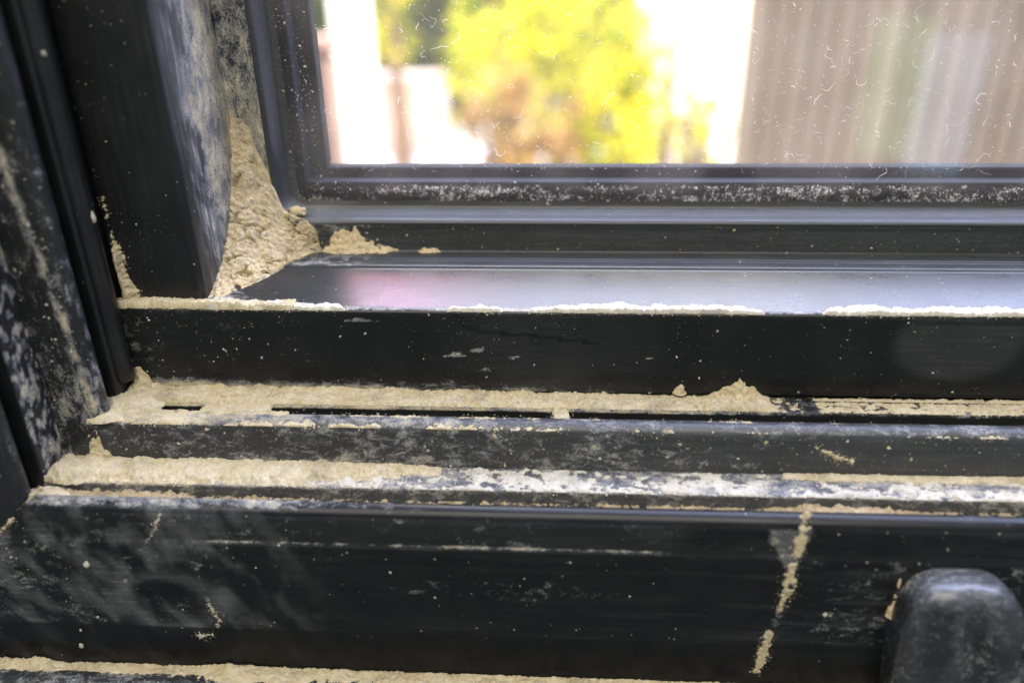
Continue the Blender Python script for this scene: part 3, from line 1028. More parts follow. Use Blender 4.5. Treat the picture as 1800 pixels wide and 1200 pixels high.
# 8. the big dried clump in the sash corner
HT = [(398, 190), (405, 204), (425, 208), (440, 230), (450, 262), (470, 300), (488, 345), (497, 366), (515, 378), (540, 388), (556, 405), (562, 430), (566, 446)]
BT = [(376, 526), (395, 521), (430, 506), (470, 488), (500, 470), (520, 460), (545, 450), (562, 444), (566, 443)]
hx = np.array([on_y(p[0], p[1], YB)[0] for p in HT]); hz = np.array([on_y(p[0], p[1], YB)[2] for p in HT])
bx = np.array([rail_top_pt(*p)[0] for p in BT]); by = np.array([rail_top_pt(*p)[1] for p in BT])
bx[0] -= 6
us = np.arange(-103.0, hx[-1] + .4, 0.22)
ss = np.linspace(0, 1, 250)
U, S = np.meshgrid(us, ss, indexing='ij')
ztop = np.interp(U, hx, hz) + .9 * (fbm(U * .6, 0 * U, 0, 301) - .5)
yfoot = np.interp(U, bx, by)
zr = RT0[1] + SLOPE * yfoot
dep = np.clip(YB - yfoot, .3, 99)
hh = np.clip(ztop - (RT1[1]), .3, 99)
q = 1.55
a_ = (1 - S) ** q
b_ = S ** q
Y = YB - dep * a_
Z = zr + (ztop - zr) * b_
X = U.copy()
wx = 3.0 * (fbm(X * .3, Y * .3, Z * .3, 331) - .5); wz = 3.0 * (fbm(X * .3, Y * .3, Z * .3, 332) - .5)
f1, f2 = worley((X + wx) / 6.5, (Y + wz) / 6.5, (Z + wz) / 6.5, 302)
g1, g2 = worley(X / 1.9 + .3, Y / 1.9, Z / 1.9, 305)
crack = 1 - sstep(.0, .13, (f2 - f1) + .22 * (fbm(X * .5, Y * .5, Z * .5, 309) - .42))
crack = crack * sstep(.47, .6, fbm(X * .16, Y * .16, Z * .16, 310))
n = fbm(X * .9, Y * .9, Z * .9, 303, 5)
k = 1.3 * (.55 - f1) + 0.3 * (.5 - g1) + 2.3 * (n - .5) + .7 * (fbm(X * 2.6, Y * 2.6, Z * 2.6, 304, 3) - .5) - 2.7 * crack
edge = np.minimum(sstep(0, .07, S), sstep(0, .06, 1 - S)) * (1 - sstep(hx[-1] - 2.0, hx[-1] + .3, U) * .6)
k = (k + 1.1 + (vnoise(X / .8, Y / .8, Z / .8, 8) - .5) * .5) * edge
Y = Y - k * .72
Z = Z + k * .55
# the slab of dirt is a couple of millimetres thick at its foot
V = np.stack([X, Y, Z], -1).reshape(-1, 3)
cl = mesh_obj('dirt_clump', V, grid_faces(len(us), len(ss)), M['clump'])
tag(cl, 'thick cracked tan clump of dried dirt in the corner of the sash', 'dirt')

# second, flatter heap right of it
heap('dirt_heap', on_y(615, 420, YB)[0], -81.4, YB + .1, 9.5, 7.6, 2.6, M['clump'], 'flat tan dirt heap on the sash corner, right of the cracked clump', 44)
heap('dirt_heap', on_y(668, 437, YB)[0], -81.4, YB + .1, 7.0, 2.6, 2.0, M['clump'], 'low thin dirt trail running right from the sash corner', 46)
heap('dirt_heap', on_y(752, 437, YB)[0], -81.4, YB + .1, 4.5, 1.6, 1.6, M['clump'], 'tiny dirt flake at the back of the sash rail top', 47)

# small crumb on the gasket corner
def crumb(cx, cy, cz, rx, ry, rz, seed, material, label, name='dirt_crumb'):
    nu, nv = 26, 14
    V, F = [], []
    for i in range(nv + 1):
        th = math.pi * i / nv
        for j in range(nu):
            ph = 2 * math.pi * j / nu
            d = np.array([math.sin(th) * math.cos(ph), math.sin(th) * math.sin(ph), math.cos(th)])
            r = .45 + 1.1 * float(fbm(d[0] * 2.3 + seed, d[1] * 2.3, d[2] * 2.3, seed))
            V.append((cx + d[0] * rx * r, cy + d[1] * ry * r, cz + d[2] * rz * r))
    for i in range(nv):
        for j in range(nu):
            j2 = (j + 1) % nu
            F.append((i * nu + j, i * nu + j2, (i + 1) * nu + j2, (i + 1) * nu + j))
    return tag(mesh_obj(name, V, F, material), label, 'dirt')


c = on_y(522, 372, 39)
crumb(c[0], 39.2, c[2], 2.9, 1.2, 1.7, 3, M['clump'], 'round tan crumb on the gasket corner above the clump')
for (px, py, sd, rx, lab) in ((53, 142, 5, 1.3, 'white crumb on the bulb seal, high at the left'), (76, 95, 6, .7, 'tiny tan crumb above the white one on the bulb seal'),
                              (119, 252, 7, .95, 'long pale crumb between bulb seal and stile'), (162, 383, 9, .9, 'pale crumb low between bulb seal and stile')):
    c = on_y(px, py, -5.8 if px < 80 else -3.5)
    crumb(c[0], c[1] + .2, c[2], rx * .8, rx * .6, rx * 2.1 if px != 76 else rx, sd, M['pale_dust'], lab)

# dust climbing the seam between bulb seal and stile
zs_ = np.arange(-86.5, -18, RES)
ss_ = np.linspace(0, 1, 26)
Wt = np.array([(on_y(150, y, 3)[2], w) for y, w in ((280, -.8), (330, -.35), (370, .6), (390, .1), (420, .0), (440, 1.5), (470, 2.2), (500, 2.8), (520, 4.4), (530, 5))])[::-1]


def seam_surf(U, S):
    P = np.stack([-125.2 + 7.0 * S, 3.9 + 0 * S, U], -1)
    return P, np.broadcast_to(np.array([.1, -1, 0.0]), U.shape + (3,))


def seam_t(U, S):
    w = np.interp(U, Wt[:, 0], Wt[:, 1]) + 1.8 * (fbm(U * .5, 0 * U, 0, 321) - .5) + 2.4 * (fbm(U * 1.3, S * 9, 0, 322) - .5)
    e = w - S * 7
    return np.where(e > 0, .3 + .6 * np.sqrt(np.clip(e, 0, 3) / 3) + 2.0 * (1 - S) * sstep(0, 1.5, e), -1)


drift('dust_seam', zs_, ss_, seam_surf, seam_t, M['dust'], 'tan dust climbing the seam between bulb seal and sash stile', lump=.3)

# 9. the diagonal crack of dried dirt on the front face
CR = [(1423, 922), (1412, 950), (1405, 975), (1390, 1000), (1388, 1030), (1372, 1058), (1366, 1085)]
CR2 = [(1352, 1112), (1345, 1140), (1338, 1162), (1330, 1180)]


def face_y(z):
    return -np.interp(-z, [126.9, 129, 133, 138, 140, 150, 160, 166, 172, 180], [37.0, 39.0, 39.5, 39.6, 40.5, 41.0, 40.9, 40.5, 40.2, 40.1])


def face_streak(pts, yref, widths, label, seed, yfun, thick=.45, res=.22, name='dirt_streak', mat='dust'):
    P0 = np.array([on_y(px, py, yref) for px, py in pts])
    xs = np.arange(P0[:, 0].min() - 3, P0[:, 0].max() + 3, res)
    zs = np.arange(P0[:, 2].min() - 3, P0[:, 2].max() + 3, res)

    def surf(U, S):
        return np.stack([U, yfun(S), S], -1), np.broadcast_to(np.array([0, -1.0, 0]), U.shape + (3,))

    def th(U, S):
        best = np.full(U.shape, -9.0)
        for k_ in range(len(P0) - 1):
            a, b = P0[k_], P0[k_ + 1]
            vx, vz = b[0] - a[0], b[2] - a[2]
            t = np.clip(((U - a[0]) * vx + (S - a[2]) * vz) / (vx * vx + vz * vz), 0, 1)
            d = np.hypot(U - a[0] - t * vx, S - a[2] - t * vz)
            best = np.maximum(best, widths[k_] + (widths[k_ + 1] - widths[k_]) * t - d)
        n1 = fbm(U * .55, S * .55, 0, seed)
        n2 = fbm(U * 1.9, S * 1.9, 0, seed + 1)
        e = best + (n1 - .5) * 1.9 + (n2 - .5) * 1.3
        return np.where(e > 0, .06 + thick * np.sqrt(np.clip(e, 0, 1)) * (.5 + n2), -1)
    o = drift(name, xs, zs, surf, th, M[mat], label, 'dirt', .2, seed)
    del o['kind']
    return o


face_streak(CR, -40.6, [1.0, 1.35, 1.35, .9, 1.5, .7, .2], 'jagged tan dirt streak running down the frame face, upper part', 401, face_y, .22)
face_streak(CR2, -40.6, [.8, 1.35, 1.5, .9], 'short tan dirt streak at the lower end of the jagged one', 405, face_y, .25)
face_streak([(1435, 788), (1455, 795), (1470, 806), (1488, 808), (1505, 817)], -18.4, [.1, .45, .5, .35, .1], 'thin slanting tan flake on the seal ridge face at the right', 411,
            lambda z: -18.2 + (z + 119) * .038)
face_streak([(0, 937), (18, 915), (36, 892), (60, 872)], -40.0, [.35, .5, .15, .5], 'pale dirt line along the mitre joint at the lower left', 415, face_y, .3)
face_streak([(283, 900), (272, 925), (262, 950)], -40.0, [.0, .35, .0], 'faint dirt smear on the frame face, left of the dusty band', 417, face_y, .15, mat='pale_dust')
face_streak([(362, 1048), (372, 1072), (384, 1092), (380, 1103)], -41.0, [-.1, .1, .3, .1], 'curved pale scuff low on the frame face at the left', 419, face_y, .15, mat='pale_dust')
face_streak([(352, 1117), (375, 1114)], -40.0, [.4, .2], 'short pale scuff under the curved one', 421, face_y, .15, mat='pale_dust')

# 10. loose grains on the faces (a few thousand little chips)
rng = np.random.default_rng(7)
OCT = np.array([(1, 0, 0), (-1, 0, 0), (0, 1, 0), (0, -1, 0), (0, 0, 1), (0, 0, -1)], float)
OF = np.array([(0, 2, 4), (2, 1, 4), (1, 3, 4), (3, 0, 4), (2, 0, 5), (1, 2, 5), (3, 1, 5), (0, 3, 5)])


def grains(name, P, N, R, material, label, flat=.55):
    """P points (n,3), N normal(s), R radii"""
    n = len(P)
    N = np.broadcast_to(N, P.shape)
    sc = R[:, None, None] * (0.65 + .7 * rng.random((n, 6, 1)))
    J = OCT[None] + .25 * rng.normal(size=(n, 6, 3))
    D = J * sc
    dn = (D * N[:, None, :]).sum(-1, keepdims=True)
    D = D - N[:, None, :] * dn * (1 - flat)
    V = P[:, None, :] + D
    F = OF[None] + (np.arange(n) * 6)[:, None, None]
    return tag(mesh_obj(name, V.reshape(-1, 3), F.reshape(-1, 3), material, None, False), label, 'dust', None, 'stuff')


def clus(x, z, sc=.05, lo=.13):
    return rng.random(len(x)) < np.clip((fbm(x * sc, z * sc * 1.6, 0, 91) - .38) * 3.2, lo, 1)


def lognr(n, m, s=.45, mx=1.0):
    return np.minimum(m * .55 * (.35 + rng.pareto(2.2, size=n) * .8), mx)


FP = np.concatenate([f[0] for f in FRINGE]); FN = np.concatenate([f[1] for f in FRINGE]); FRD = np.concatenate([f[2] for f in FRINGE])
grains('dust_grains', FP, FN, FRD, M['dust'], 'powdery tan dust grains fringing the drifts on the ledges')
# crumbs on the clump too
rgc = np.random.default_rng(99)
cv = np.array([v.co for v in cl.data.vertices]) + np.array(cl.location)
cv = (cv - np.array([0, 0, H])) / MM
q_ = rgc.integers(0, len(cv), 3200)
TOPG.append((cv[q_] + rgc.normal(0, .15, (3200, 3)), np.broadcast_to(np.array([0, -.7, .7]), (3200, 3)), .10 + .16 * rgc.random(3200) ** 2 + .25 * (rgc.random(3200) > .985)))
FP = np.concatenate([f[0] for f in TOPG]); FN = np.concatenate([f[1] for f in TOPG]); FRD = np.concatenate([f[2] for f in TOPG])
pick = rgc.random(len(FP))
grains('dust_grains', FP[pick < .4], FN[pick < .4], FRD[pick < .4], M['dust'], 'tan grit lying on the dust drifts', .8)
grains('dust_grains', FP[(pick >= .4) & (pick < .72)], FN[(pick >= .4) & (pick < .72)], FRD[(pick >= .4) & (pick < .72)], M['grit'], 'darker brown grit lying on the dust drifts', .8)
grains('dust_grains', FP[pick >= .72], FN[pick >= .72], FRD[pick >= .72], M['pale_dust'], 'pale grit lying on the dust drifts', .8)
n = 5200
x = -126 + 285 * rng.random(n) ** 1.45
z = -112 + 25 * rng.random(n) ** 1.1
k_ = clus(x, z)
x, z = x[k_], z[k_]
grains('dust_grains', np.stack([x, 0 * x - .03, z], 1), (0, -1, 0), lognr(len(x), .085, .5, .42), M['pale_dust'], 'loose pale dust grains on the front face of the sash rail')
n = 2800
x = -150 + 300 * rng.random(n) ** 1.3
z = -130.5 - 38 * rng.random(n) ** 1.2
k_ = clus(x, z, .04)
x, z = x[k_], z[k_]
yf = -np.interp(-z, [129, 133, 138, 140, 150, 160, 166.5, 170], [39.0, 39.5, 39.6, 40.5, 41.0, 40.9, 40.3, 39.1])
grains('dust_grains', np.stack([x, yf - .03, z], 1), (0, -1, 0), lognr(len(x), .10, .5, .45), M['pale_dust'], 'loose pale dust grains on the broad front face of the frame')
for (px, py, r) in ((152, 992, .95), (172, 1084, .42), (142, 1107, .42), (143, 1134, .8), (1590, 1075, .5), (1450, 1080, .7), (490, 958, .4)):
    c = on_y(px, py, -41.0)
    crumb(c[0], -41.0, c[2], r * .8, r * .5, r * 1.05, px, M['pale_dust'], 'single pale crumb on the frame face, %s' % {
        152: 'the largest, at the left', 172: 'small, below the largest', 142: 'the lowest small one at the left', 143: 'just above the dust drift at the left',
        1590: 'near the latch top', 1450: 'right of the jagged streak', 490: 'in the dusty upper band'}[px])
n = 1800
x = -128 + 285 * rng.random(n)
z = -114.5 - 12 * rng.random(n)
grains('dust_grains', np.stack([x, -17.95 + (z + 116) * .05 - .05, z], 1), (0, -1, 0), lognr(n, .13, .55, .6), M['dust'], 'loose tan dust grains on the face of the seal ridge')
n = 420
z = -110 + 110 * rng.random(n); x = -104 - 22 * rng.random(n) ** .7
z = np.maximum(z, -86 + rng.random(n) * 30)
grains('dust_grains', np.stack([x, 0 * x + 3.95, z], 1), (0, -1, 0), lognr(n, .09, .5, .35), M['pale_dust'], 'loose pale dust grains on the front of the sash stile')
n = 1700
z = -115 + 120 * rng.random(n); x = -128.6 - 12 * rng.random(n)
grains('dust_grains', np.stack([x, -17.95 + (x + 130) * .04 - .05, z], 1), (0, -1, 0), lognr(n, .13, .5, .55), M['pale_dust'], 'loose pale dust grains on the jamb ridge at the left')
n = 500
x = -90 + 240 * rng.random(n) ** 1.1; y = 37.2 * rng.random(n)
grains('dust_grains', np.stack([x, y, RT0[1] + SLOPE * y + .02], 1), (0, 0, 1), lognr(n, .07, .5, .25), M['pale_dust'], 'fine pale dust grains on the top of the sash rail')
n = 2200
x = -88 + 250 * rng.random(n); z = -80.8 + 8.5 * rng.random(n)
keep = rng.random(n) < np.interp(x, [-70, -45, 0, 160], [1, .5, .22, .22])
grains('dust_grains', np.stack([x, 0 * x + 37.35, z], 1)[keep], (0, -1, 0), lognr(int(keep.sum()), .13, .5, .42), M['clump'], 'tan dust grains on the dark bead face below the glass')

# 11. specks and lint on the pane
def lint_material():
    k = NT('pale_lint')
    df = k.n('ShaderNodeBsdfDiffuse'); df.inputs[0].default_value = (0.62, 0.59, 0.55, 1)
    tl = k.n('ShaderNodeBsdfTranslucent'); tl.inputs[0].default_value = (0.62, 0.58, 0.52, 1)
    m = k.n('ShaderNodeMixShader')
    k.setin(m.inputs[0], k.ramp(k.noise(300, 2), .3, .7, .35, .65))
    k.link(df.outputs[0], m.inputs[1]); k.link(tl.outputs[0], m.inputs[2])
    return k.done(m.outputs[0])


M['lint'] = lint_material()
n = 620
n = 1100
z = -66 + 85 * rng.random(n); x = -87 + 13 * rng.random(n)
grains('glass_specks', np.stack([x, 0 * x + Y_GLASS - .05, z], 1), (0, -1, 0), lognr(n, .13, .5, .4), M['lint'], 'white specks on the pane in front of the dark left edge')
n = 3800
z = -71 + 11.0 * rng.random(n) ** 1.3; x = -86 + 250 * rng.random(n) ** 1.15
k_ = clus(x, z, .09, .08)
x, z = x[k_], z[k_]
n = len(x)
grains('glass_specks', np.stack([x, 0 * x + Y_GLASS - .05, z], 1), (0, -1, 0), lognr(n, .15, .5, .5), M['lint'], 'dense white specks on the pane along the lower edge')
n = 9000
z = -57 + 75 * rng.random(n) ** 1.2; x = -75 + 240 * rng.random(n) ** .8
k_ = clus(x, z, .06, .2)
x, z = x[k_], z[k_]
n = len(x)
grains('glass_specks', np.stack([x, 0 * x + Y_GLASS - .05, z], 1), (0, -1, 0), lognr(n, .075, .5, .3), M['lint'], 'fine white specks spread over the clear pane')


def lint(count, xr, zr, seed, label, lmin=1.6, lmax=6.0):
    r = np.random.default_rng(seed)
    V, F = [], []
    for _ in range(count):
        x = xr[0] + (xr[1] - xr[0]) * r.random()
        z = zr[0] + (zr[1] - zr[0]) * r.random()
        L = lmin + lmax * r.random() ** 2.2
        m = int(L / .28) + 3
        th = r.normal() * .5 + (math.pi if r.random() < .5 else 0)
        cur = r.normal() * .06
        w0 = .014 + .045 * r.random() ** 3
        pts = []
        for i in range(m):
            pts.append((x, z))
            th += cur + r.normal() * .34 + (r.normal() * 1.3 if r.random() < .07 else 0)
            if r.random() < .06:
                cur = r.normal() * .12
            x += .28 * math.cos(th)
            z += .28 * math.sin(th)
        b = len(V)
        for i, (px, pz) in enumerate(pts):
            w = w0 * (.35 + math.sin(math.pi * (i + .5) / m)) * (.6 + .8 * r.random())
            a = pts[max(0, i - 1)]; c2 = pts[min(m - 1, i + 1)]
            dx, dz = c2[0] - a[0], c2[1] - a[1]
            q = math.hypot(dx, dz) + 1e-9
            V.append((px - dz / q * w, Y_GLASS - .03, pz + dx / q * w))
            V.append((px, Y_GLASS - .03 - w * 1.4, pz))
            V.append((px + dz / q * w, Y_GLASS - .03, pz - dx / q * w))
        for i in range(m - 1):
            for j in (0, 1):
                F.append((b + 3 * i + j, b + 3 * i + j + 1, b + 3 * i + j + 4, b + 3 * i + j + 3))
    return tag(mesh_obj('glass_lint', V, F, M['lint']), label, 'lint', None, 'stuff')


lint(230, (72, 172), (-57, 20), 5, 'pale curled lint fibres on the pane in front of the ribbed screen')
lint(900, (-72, 172), (-57, 20), 9, 'short pale fibre scraps scattered all over the pane', .4, 1.4)
lint(190, (-72, 72), (-57, 20), 6, 'sparse pale lint fibres on the pane in front of the garden')

# ------------------------------------------------------------------ latch at the lower right
latch = thing('window_latch', 'scuffed black rounded latch on the frame face at the lower right', 'latch', (0.1, -0.05, H - 0.19))
LX0, LX1, LZT = on_y(1574, 1100, -50)[0], on_y(1822, 1100, -50)[0], on_y(1690, 1030, -47)[2]
cxm, hw = (LX0 + LX1) / 2, (LX1 - LX0) / 2
LZB = -215.0
nq, nr = 120, 46
V, F = [], []
czm, hz_ = (LZT + LZB) / 2, (LZT - LZB) / 2
dent = [(1712, 1145, 2.8, 8.0, 4.2), (1632, 1040, 4.5, 3.5, .9), (1765, 1060, 3.0, 5.0, -.7), (1690, 1085, 5.0, 3.0, -.5)]
dent = [(on_y(px, py, -54)[0], on_y(px, py, -54)[2], a_, b_, d_) for px, py, a_, b_, d_ in dent]
for i in range(nr + 1):
    f = i / nr                                   # 0 centre line of the dome, 1 at the frame face
    for j in range(nq):
        t = 2 * math.pi * j / nq
        ct, st_ = math.cos(t), math.sin(t)
        e = 2 / 3.3
        ux, uz = math.copysign(abs(ct) ** e, ct), math.copysign(abs(st_) ** e, st_)
        ff = min(1.0, f / .72)
        sh = math.sin(ff * math.pi / 2) ** .8      # outline grows quickly, then the wall drops straight
        ix, iz = ux * sh, uz * sh
        x_ = cxm + hw * ix
        z_ = czm + (hz_ - hw) * math.copysign(min(1, abs(uz)) , uz) * sh + hw * iz * 1.0
        dome = math.cos(ff * math.pi / 2) ** .55
        y_ = -44.5 - 8.0 * dome if f <= .72 else -44.5 + (f - .72) / .28 * 4.5
        for dx, dz, ra, rb, dd in dent:
            y_ += dd * math.exp(-(((x_ - dx) / ra) ** 2 + ((z_ - dz) / rb) ** 2))
        y_ += 1.1 * (float(fbm(x_ * .13, z_ * .13, 0, 77, 4)) - .5)
        V.append((x_ + (LZT - z_) * .13, y_, z_))
for i in range(nr):
    for j in range(nq):
        j2 = (j + 1) % nq
        F.append((i * nq + j, (i + 1) * nq + j, (i + 1) * nq + j2, i * nq + j2))
V = np.array(V)
lf = np.clip(.34 + .5 * (fbm(V[:, 0] * .12, V[:, 2] * .12, V[:, 1] * .1, 501) - .5), 0, 1)
lh = .02 + .10 * sstep(.4, .7, fbm(V[:, 0] * .16, V[:, 2] * .1, 0, 502)) + .16 * sstep(LZT - 7, LZT - 1, V[:, 2])  # smears, plus the pale highlight of the top painted in as haze
lbody = mesh_obj('latch_body', V, F, M['latch'], latch, True, {'film': lf * .95, 'haze': lh * .85})
# bright pin at the right side of the latch
c = on_y(1806, 1150, -50)
V, F = [], []
for l, (r, dx) in enumerate([(2.2, 0), (2.2, 2.0), (1.7, 2.6), (.1, 2.8)]):
    for i in range(20):
        t = 2 * math.pi * i / 20
        V.append((LX1 - .3 + dx, -49 + r * math.cos(t), c[2] + r * math.sin(t)))
for l in range(3):
    for i in range(20):
        j = (i + 1) % 20
        F.append((l * 20 + i, l * 20 + j, (l + 1) * 20 + j, (l + 1) * 20 + i))
mesh_obj('pivot_pin', V, F, plain('worn_metal', (.55, .56, .58), .3, 300, .2), latch, True)
heap('dirt_heap', on_y(1562, 1100, -41)[0], -156, -40.6, 1.7, 11.0, 1.8, M['clump'], 'brown dirt caught along the left side of the latch', 63)

# ------------------------------------------------------------------ the garden beyond the glass (world metres)
k = NT('pale_paving')
nn_ = k.noise(6, 5, .6)
GROUND = k.done(k.principled(k.mix(k.ramp(nn_, .3, .7), (.62, .58, .52), (.74, .70, .64)), .8, k.bump(nn_, .3, .01)).outputs[0])
gs = mesh_obj('ground', [(-40, .3, 0), (40, .3, 0), (40, 60, 0), (-40, 60, 0)], [(0, 1, 2, 3)], GROUND, None, False, None, True)
tag(gs, 'pale paving of the garden beyond the glass', None, None, 'structure')


def box_raw(name, x0, x1, y0, y1, z0, z1, material, parent, bev=0.01):
    bm = bmesh.new()
    bmesh.ops.create_cube(bm, size=1)
    for v in bm.verts:
        v.co = Vector((x0 + (x1 - x0) * (v.co.x + .5), y0 + (y1 - y0) * (v.co.y + .5), z0 + (z1 - z0) * (v.co.z + .5)))
    if bev:
        bmesh.ops.bevel(bm, geom=bm.edges[:], offset=bev, segments=2, affect='EDGES')
    bm.verts.index_update()
    V = [tuple(v.co) for v in bm.verts]
    F = [[v.index for v in f.verts] for f in bm.faces]
    bm.free()
    return mesh_obj(name, V, F, material, parent, False, None, True)


def wpt(px, py, dist):        # world point (m) seen at a photo position, dist metres beyond the lens along Y
    p = on_y(px, py, dist * 1000 - 200) * MM
    return np.array([p[0], p[1], p[2] + H])


white = plain('white_render', (.82, .80, .76), .7, 5, .06)
peach = plain('peach_render', (.60, .47, .36), .8, 5, .12)
brick = plain('brown_brick', (.34, .22, .16), .85, 14, .3)

# white veranda post at the left
a, b = wpt(592, 150, 3.0), wpt(650, 150, 3.0)
post = thing('veranda_post', 'bright white veranda post at the left of the pane', 'post', (float((a[0] + b[0]) / 2), 2.86, 0))
box_raw('shaft', a[0], b[0], 2.80, 2.92, 0.0, 2.3, white, post)
box_raw('base_block', a[0] - .02, b[0] + .02, 2.78, 2.94, 0.0, .12, white, post)
# brown pier beside it
a, b = wpt(500, 150, 1.35), wpt(596, 230, 1.35)
pier = thing('brick_pier', 'brown pier showing beside the dark left edge of the pane', 'pier', (float((a[0] + b[0]) / 2), 1.2, 0))
box_raw('shaft', a[0] - .1, b[0], 1.10, 1.2, 0, H - .115, brick, pier)
box_raw('cap', a[0] - .12, b[0] + .01, 1.09, 1.21, H - .113, H - .09, brick, pier)
# low peach garden wall with pillar
a, b = wpt(560, 200, 5.0), wpt(835, 200, 5.0)
zt = wpt(700, 150, 5.0)[2]
gw = thing('garden_wall', 'low peach garden wall with pillar beyond the paving', 'garden wall', (float((a[0] + b[0]) / 2), 5.0, 0))
box_raw('wall', a[0], b[0] - .2, 4.8, 5.0, 0, zt, peach, gw)
box_raw('coping', a[0], b[0] - .2, 4.76, 5.04, zt + .002, zt + .05, peach, gw)
a2, b2 = wpt(745, 150, 4.7), wpt(776, 150, 4.7)
box_raw('pillar', a2[0], b2[0], 4.4, 4.55, 0, wpt(760, 128, 4.7)[2], peach, gw)
# white wall on the right
a, b = wpt(1150, 100, 3.4), wpt(1480, 100, 3.4)
ww = thing('white_wall', 'bright white wall left of the ribbed screen', 'wall', (float((a[0] + b[0]) / 2), 3.3, 0))
box_raw('wall_slab', a[0], b[0], 3.2, 3.35, 0, 2.4, white, ww)
a, b = wpt(1120, 100, 3.2), wpt(1180, 100, 3.2)
box_raw('corner_post', a[0], b[0], 2.98, 3.1, 0, 2.4, white, ww)

# ribbed screen at the right, vertical slats
screen = thing('slatted_screen', 'brown vertical-slat screen standing outside behind the pane', 'screen', (1.2, 1.8, 0))
k = NT('brown_slats')
oi = k.n('ShaderNodeObjectInfo')
slat_col = k.mix(k.ramp(oi.outputs['Random'], 0, 1), (.25, .20, .145), (.32, .262, .195))
slat_m = k.done(k.principled(slat_col, .8, k.bump(k.noise(40, 3, .6), .3, .003), .2).outputs[0])
D_S = 2.0
xa = wpt(1300, 150, D_S)[0]
rs = random.Random(4)
wsl = .056
me0 = None
ysc = D_S - .2
for i in range(24):
    x0 = xa + i * (wsl - .003)
    bm_h = 1.7
    if me0 is None:
        s0 = box_raw('slat', 0, wsl, 0, .026, 0, bm_h, slat_m, screen, .010)
        me0 = s0.data
        # re-centre the shared mesh on the slat itself
        off = Vector(screen.location)
        for v in me0.vertices:
            v.co += off
        s = s0
    else:
        s = bpy.data.objects.new('slat', me0)
        COL.objects.link(s)
        s.parent = screen
    s.location = Vector((x0, ysc + rs.uniform(-.003, .003), 0.03)) - Vector(screen.location)
    s.rotation_euler = (0, 0, rs.uniform(-.12, .12))
for zr_ in (.35, 1.25):
    box_raw('batten', xa - .005, xa + 24 * .053, ysc + .032, ysc + .06, zr_, zr_ + .05, slat_m, screen, .003)


# shrubs and tree
def leaf_mat(name, c1, c2, tr):
    k = NT(name)
    oi = k.n('ShaderNodeObjectInfo')
    n = k.noise(9, 3, .7)
    col = k.mix(k.ramp(n, .38, .68), c1, c2)
    df = k.n('ShaderNodeBsdfDiffuse'); k.link(col, df.inputs[0])
    tl = k.n('ShaderNodeBsdfTranslucent'); k.link(col, tl.inputs[0])
    m = k.n('ShaderNodeMixShader'); m.inputs[0].default_value = tr
    k.link(df.outputs[0], m.inputs[1]); k.link(tl.outputs[0], m.inputs[2])
    return k.done(m.outputs[0])


leaf_yellow = leaf_mat('yellow_green_leaves', (.13, .18, .012), (.92, .80, .05), .5)
leaf_dark = leaf_mat('dark_green_leaves', (.035, .055, .02), (.10, .11, .03), .3)
leaf_rust = leaf_mat('rusty_leaves', (.26, .15, .06), (.40, .27, .08), .4)
bark = plain('brown_bark', (.16, .10, .06), .9, 20, .3)


def shrub(name, label, cat, base, height, rx, ry, zc_, rz, n_leaf, leaf, mat, seed, group):
    r = np.random.default_rng(seed)
    t = thing(name, label, cat, (base[0], base[1], 0), group)
    V, F = [], []
    # clumps, then leaves about each clump
    nc = 26
    cl = []
    while len(cl) < nc:
        d = r.normal(size=3); d /= np.linalg.norm(d)
        q = r.random() ** .45
        cl.append((base[0] + d[0] * rx * q, base[1] + d[1] * ry * q, zc_ + d[2] * rz * q, .22 + .3 * r.random()))
    for _ in range(n_leaf):
        cx, cy, cz, cr = cl[r.integers(nc)]
        d = r.normal(size=3) * .5
        p = np.array([cx + d[0] * cr * rx, cy + d[1] * cr * ry, max(.02, cz + d[2] * cr * rz)])
        ax = r.normal(size=3); ax /= np.linalg.norm(ax)
        bx_ = np.cross(ax, r.normal(size=3)); bx_ /= np.linalg.norm(bx_)
        s = leaf * (.6 + .8 * r.random())
        nrm = np.cross(ax, bx_)
        b = len(V)
        V += [tuple(p - ax * s), tuple(p + bx_ * s * .42 - ax * s * .1 + nrm * s * .12), tuple(p + ax * s), tuple(p - bx_ * s * .42 - ax * s * .1 + nrm * s * .12)]
        F += [(b, b + 1, b + 2), (b, b + 2, b + 3)]
    mesh_obj('crown', V, F, mat, t, False, None, True)
    # stems
    V, F = [], []
    for q in range(7):
        c = cl[r.integers(nc)]
        p0 = np.array([base[0] + r.normal() * .03, base[1] + r.normal() * .03, 0.0])
        p1 = np.array([c[0], c[1], c[2]])
        for i in range(6):
            f = i / 5
            p = p0 * (1 - f) + p1 * f + np.array([0, 0, .1 * math.sin(math.pi * f)])
            rad = (.03 * (1 - f) + .006) * height
            for a in range(6):
                V.append((p[0] + rad * math.cos(a * math.pi / 3), p[1] + rad * math.sin(a * math.pi / 3), p[2]))
        o_ = q * 36
        for i in range(5):
            for a in range(6):
                a2 = (a + 1) % 6
                F.append((o_ + i * 6 + a, o_ + i * 6 + a2, o_ + i * 6 + 6 + a2, o_ + i * 6 + 6 + a))
    mesh_obj('trunk', V, F, bark, t, True, None, True)
    return t


def place(px, py, dist):
    p = wpt(px, py, dist)
    return p


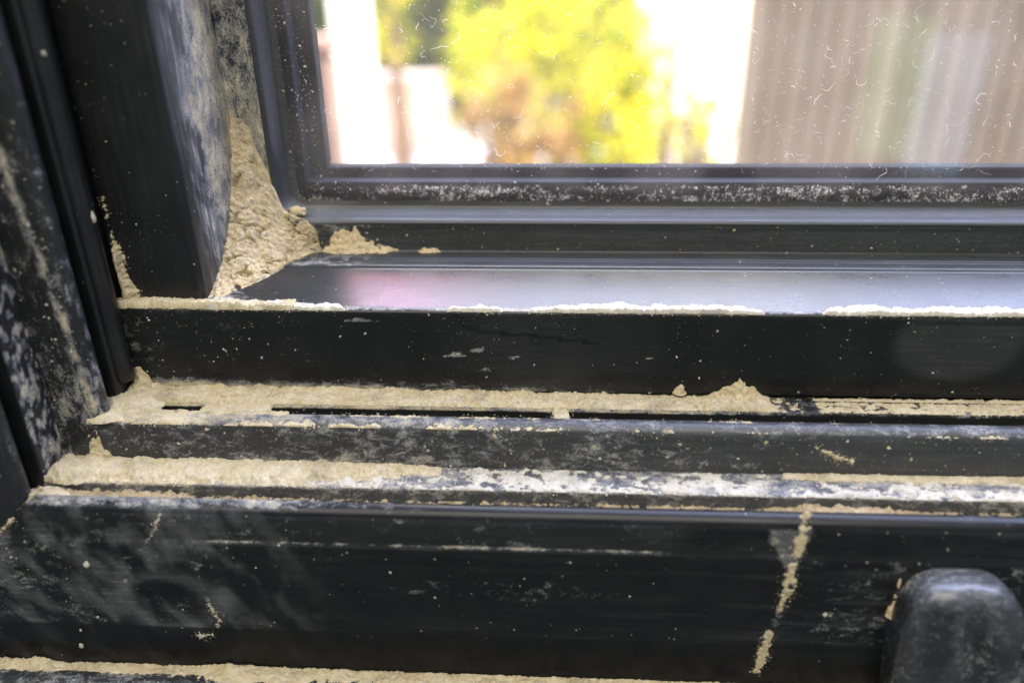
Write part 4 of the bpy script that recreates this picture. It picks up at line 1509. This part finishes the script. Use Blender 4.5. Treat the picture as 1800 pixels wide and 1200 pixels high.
G = 'shrubs in the garden'
p = place(985, 140, 3.3)
shrub('garden_shrub', 'large yellow-green sunlit shrub in the middle of the pane', 'shrub', (p[0], p[1]), 1.0, .42, .3, p[2] - .0, .50, 1500, .035, leaf_yellow, 11, G)
p = place(880, 100, 3.9)
shrub('garden_shrub', 'yellow-green shrub behind and left of the large one', 'shrub', (p[0], p[1]), 1.1, .24, .25, p[2] + .02, .40, 900, .035, leaf_yellow, 12, G)
p = place(900, 200, 2.8)
shrub('garden_shrub', 'rusty brown low shrub in front of the yellow ones', 'shrub', (p[0], p[1]), .7, .20, .15, p[2] - .08, .24, 420, .04, leaf_rust, 16, G)
p = place(1040, 60, 4.2)
shrub('garden_shrub', 'tall pale yellow shrub behind the large one, near the white post', 'shrub', (p[0], p[1]), 1.2, .34, .2, p[2] + .05, .42, 900, .045, leaf_yellow, 17, G)
p = place(1080, 200, 3.0)
shrub('garden_shrub', 'low yellow shrub in front of the white corner post', 'shrub', (p[0], p[1]), .8, .22, .2, p[2] - .05, .26, 800, .03, leaf_yellow, 13, G)
p = place(1235, 215, 2.9)
shrub('garden_shrub', 'sparse low yellow shrub beside the slatted screen', 'shrub', (p[0], p[1]), .6, .12, .1, p[2] - .04, .14, 90, .03, leaf_yellow, 21, G)
p = place(690, 30, 4.6)
shrub('garden_shrub', 'small golden shrub against the dark tree by the white post', 'shrub', (p[0], p[1]), 1.1, .13, .1, p[2] + .0, .28, 170, .04, leaf_yellow, 22, G)
p = place(1185, 170, 2.5)
shrub('garden_shrub', 'thin sprig of yellow leaves before the white wall', 'shrub', (p[0], p[1]), .8, .07, .07, p[2] + .03, .26, 70, .025, leaf_yellow, 14, G)
p = place(775, 70, 5.6)
shrub('garden_shrub', 'dark green shrub between the garden wall and the yellow shrubs', 'shrub', (p[0], p[1]), 1.2, .26, .2, p[2] - .05, .48, 1100, .05, leaf_dark, 19, G)
p = place(715, 60, 6.2)
shrub('dark_tree', 'dark green tree behind the low garden wall', 'tree', (p[0], p[1]), 2.0, .75, .5, p[2] + .1, .72, 3800, .06, leaf_dark, 15, None)
for i, (px, d, rx, lab) in enumerate(((470, 9.0, 1.6, 'far dark green tree behind the brown pier'), (900, 10.0, 1.7, 'far dark green tree behind the yellow shrubs'), (1160, 9.0, 1.5, 'far dark green tree behind the white corner post'))):
    p = place(px, 40, d)
    shrub('dark_tree', lab, 'tree', (p[0], p[1]), 2.6, rx, .7, 1.1, 1.0, 3000, .09, leaf_dark, 30 + i, 'far trees at the end of the garden')
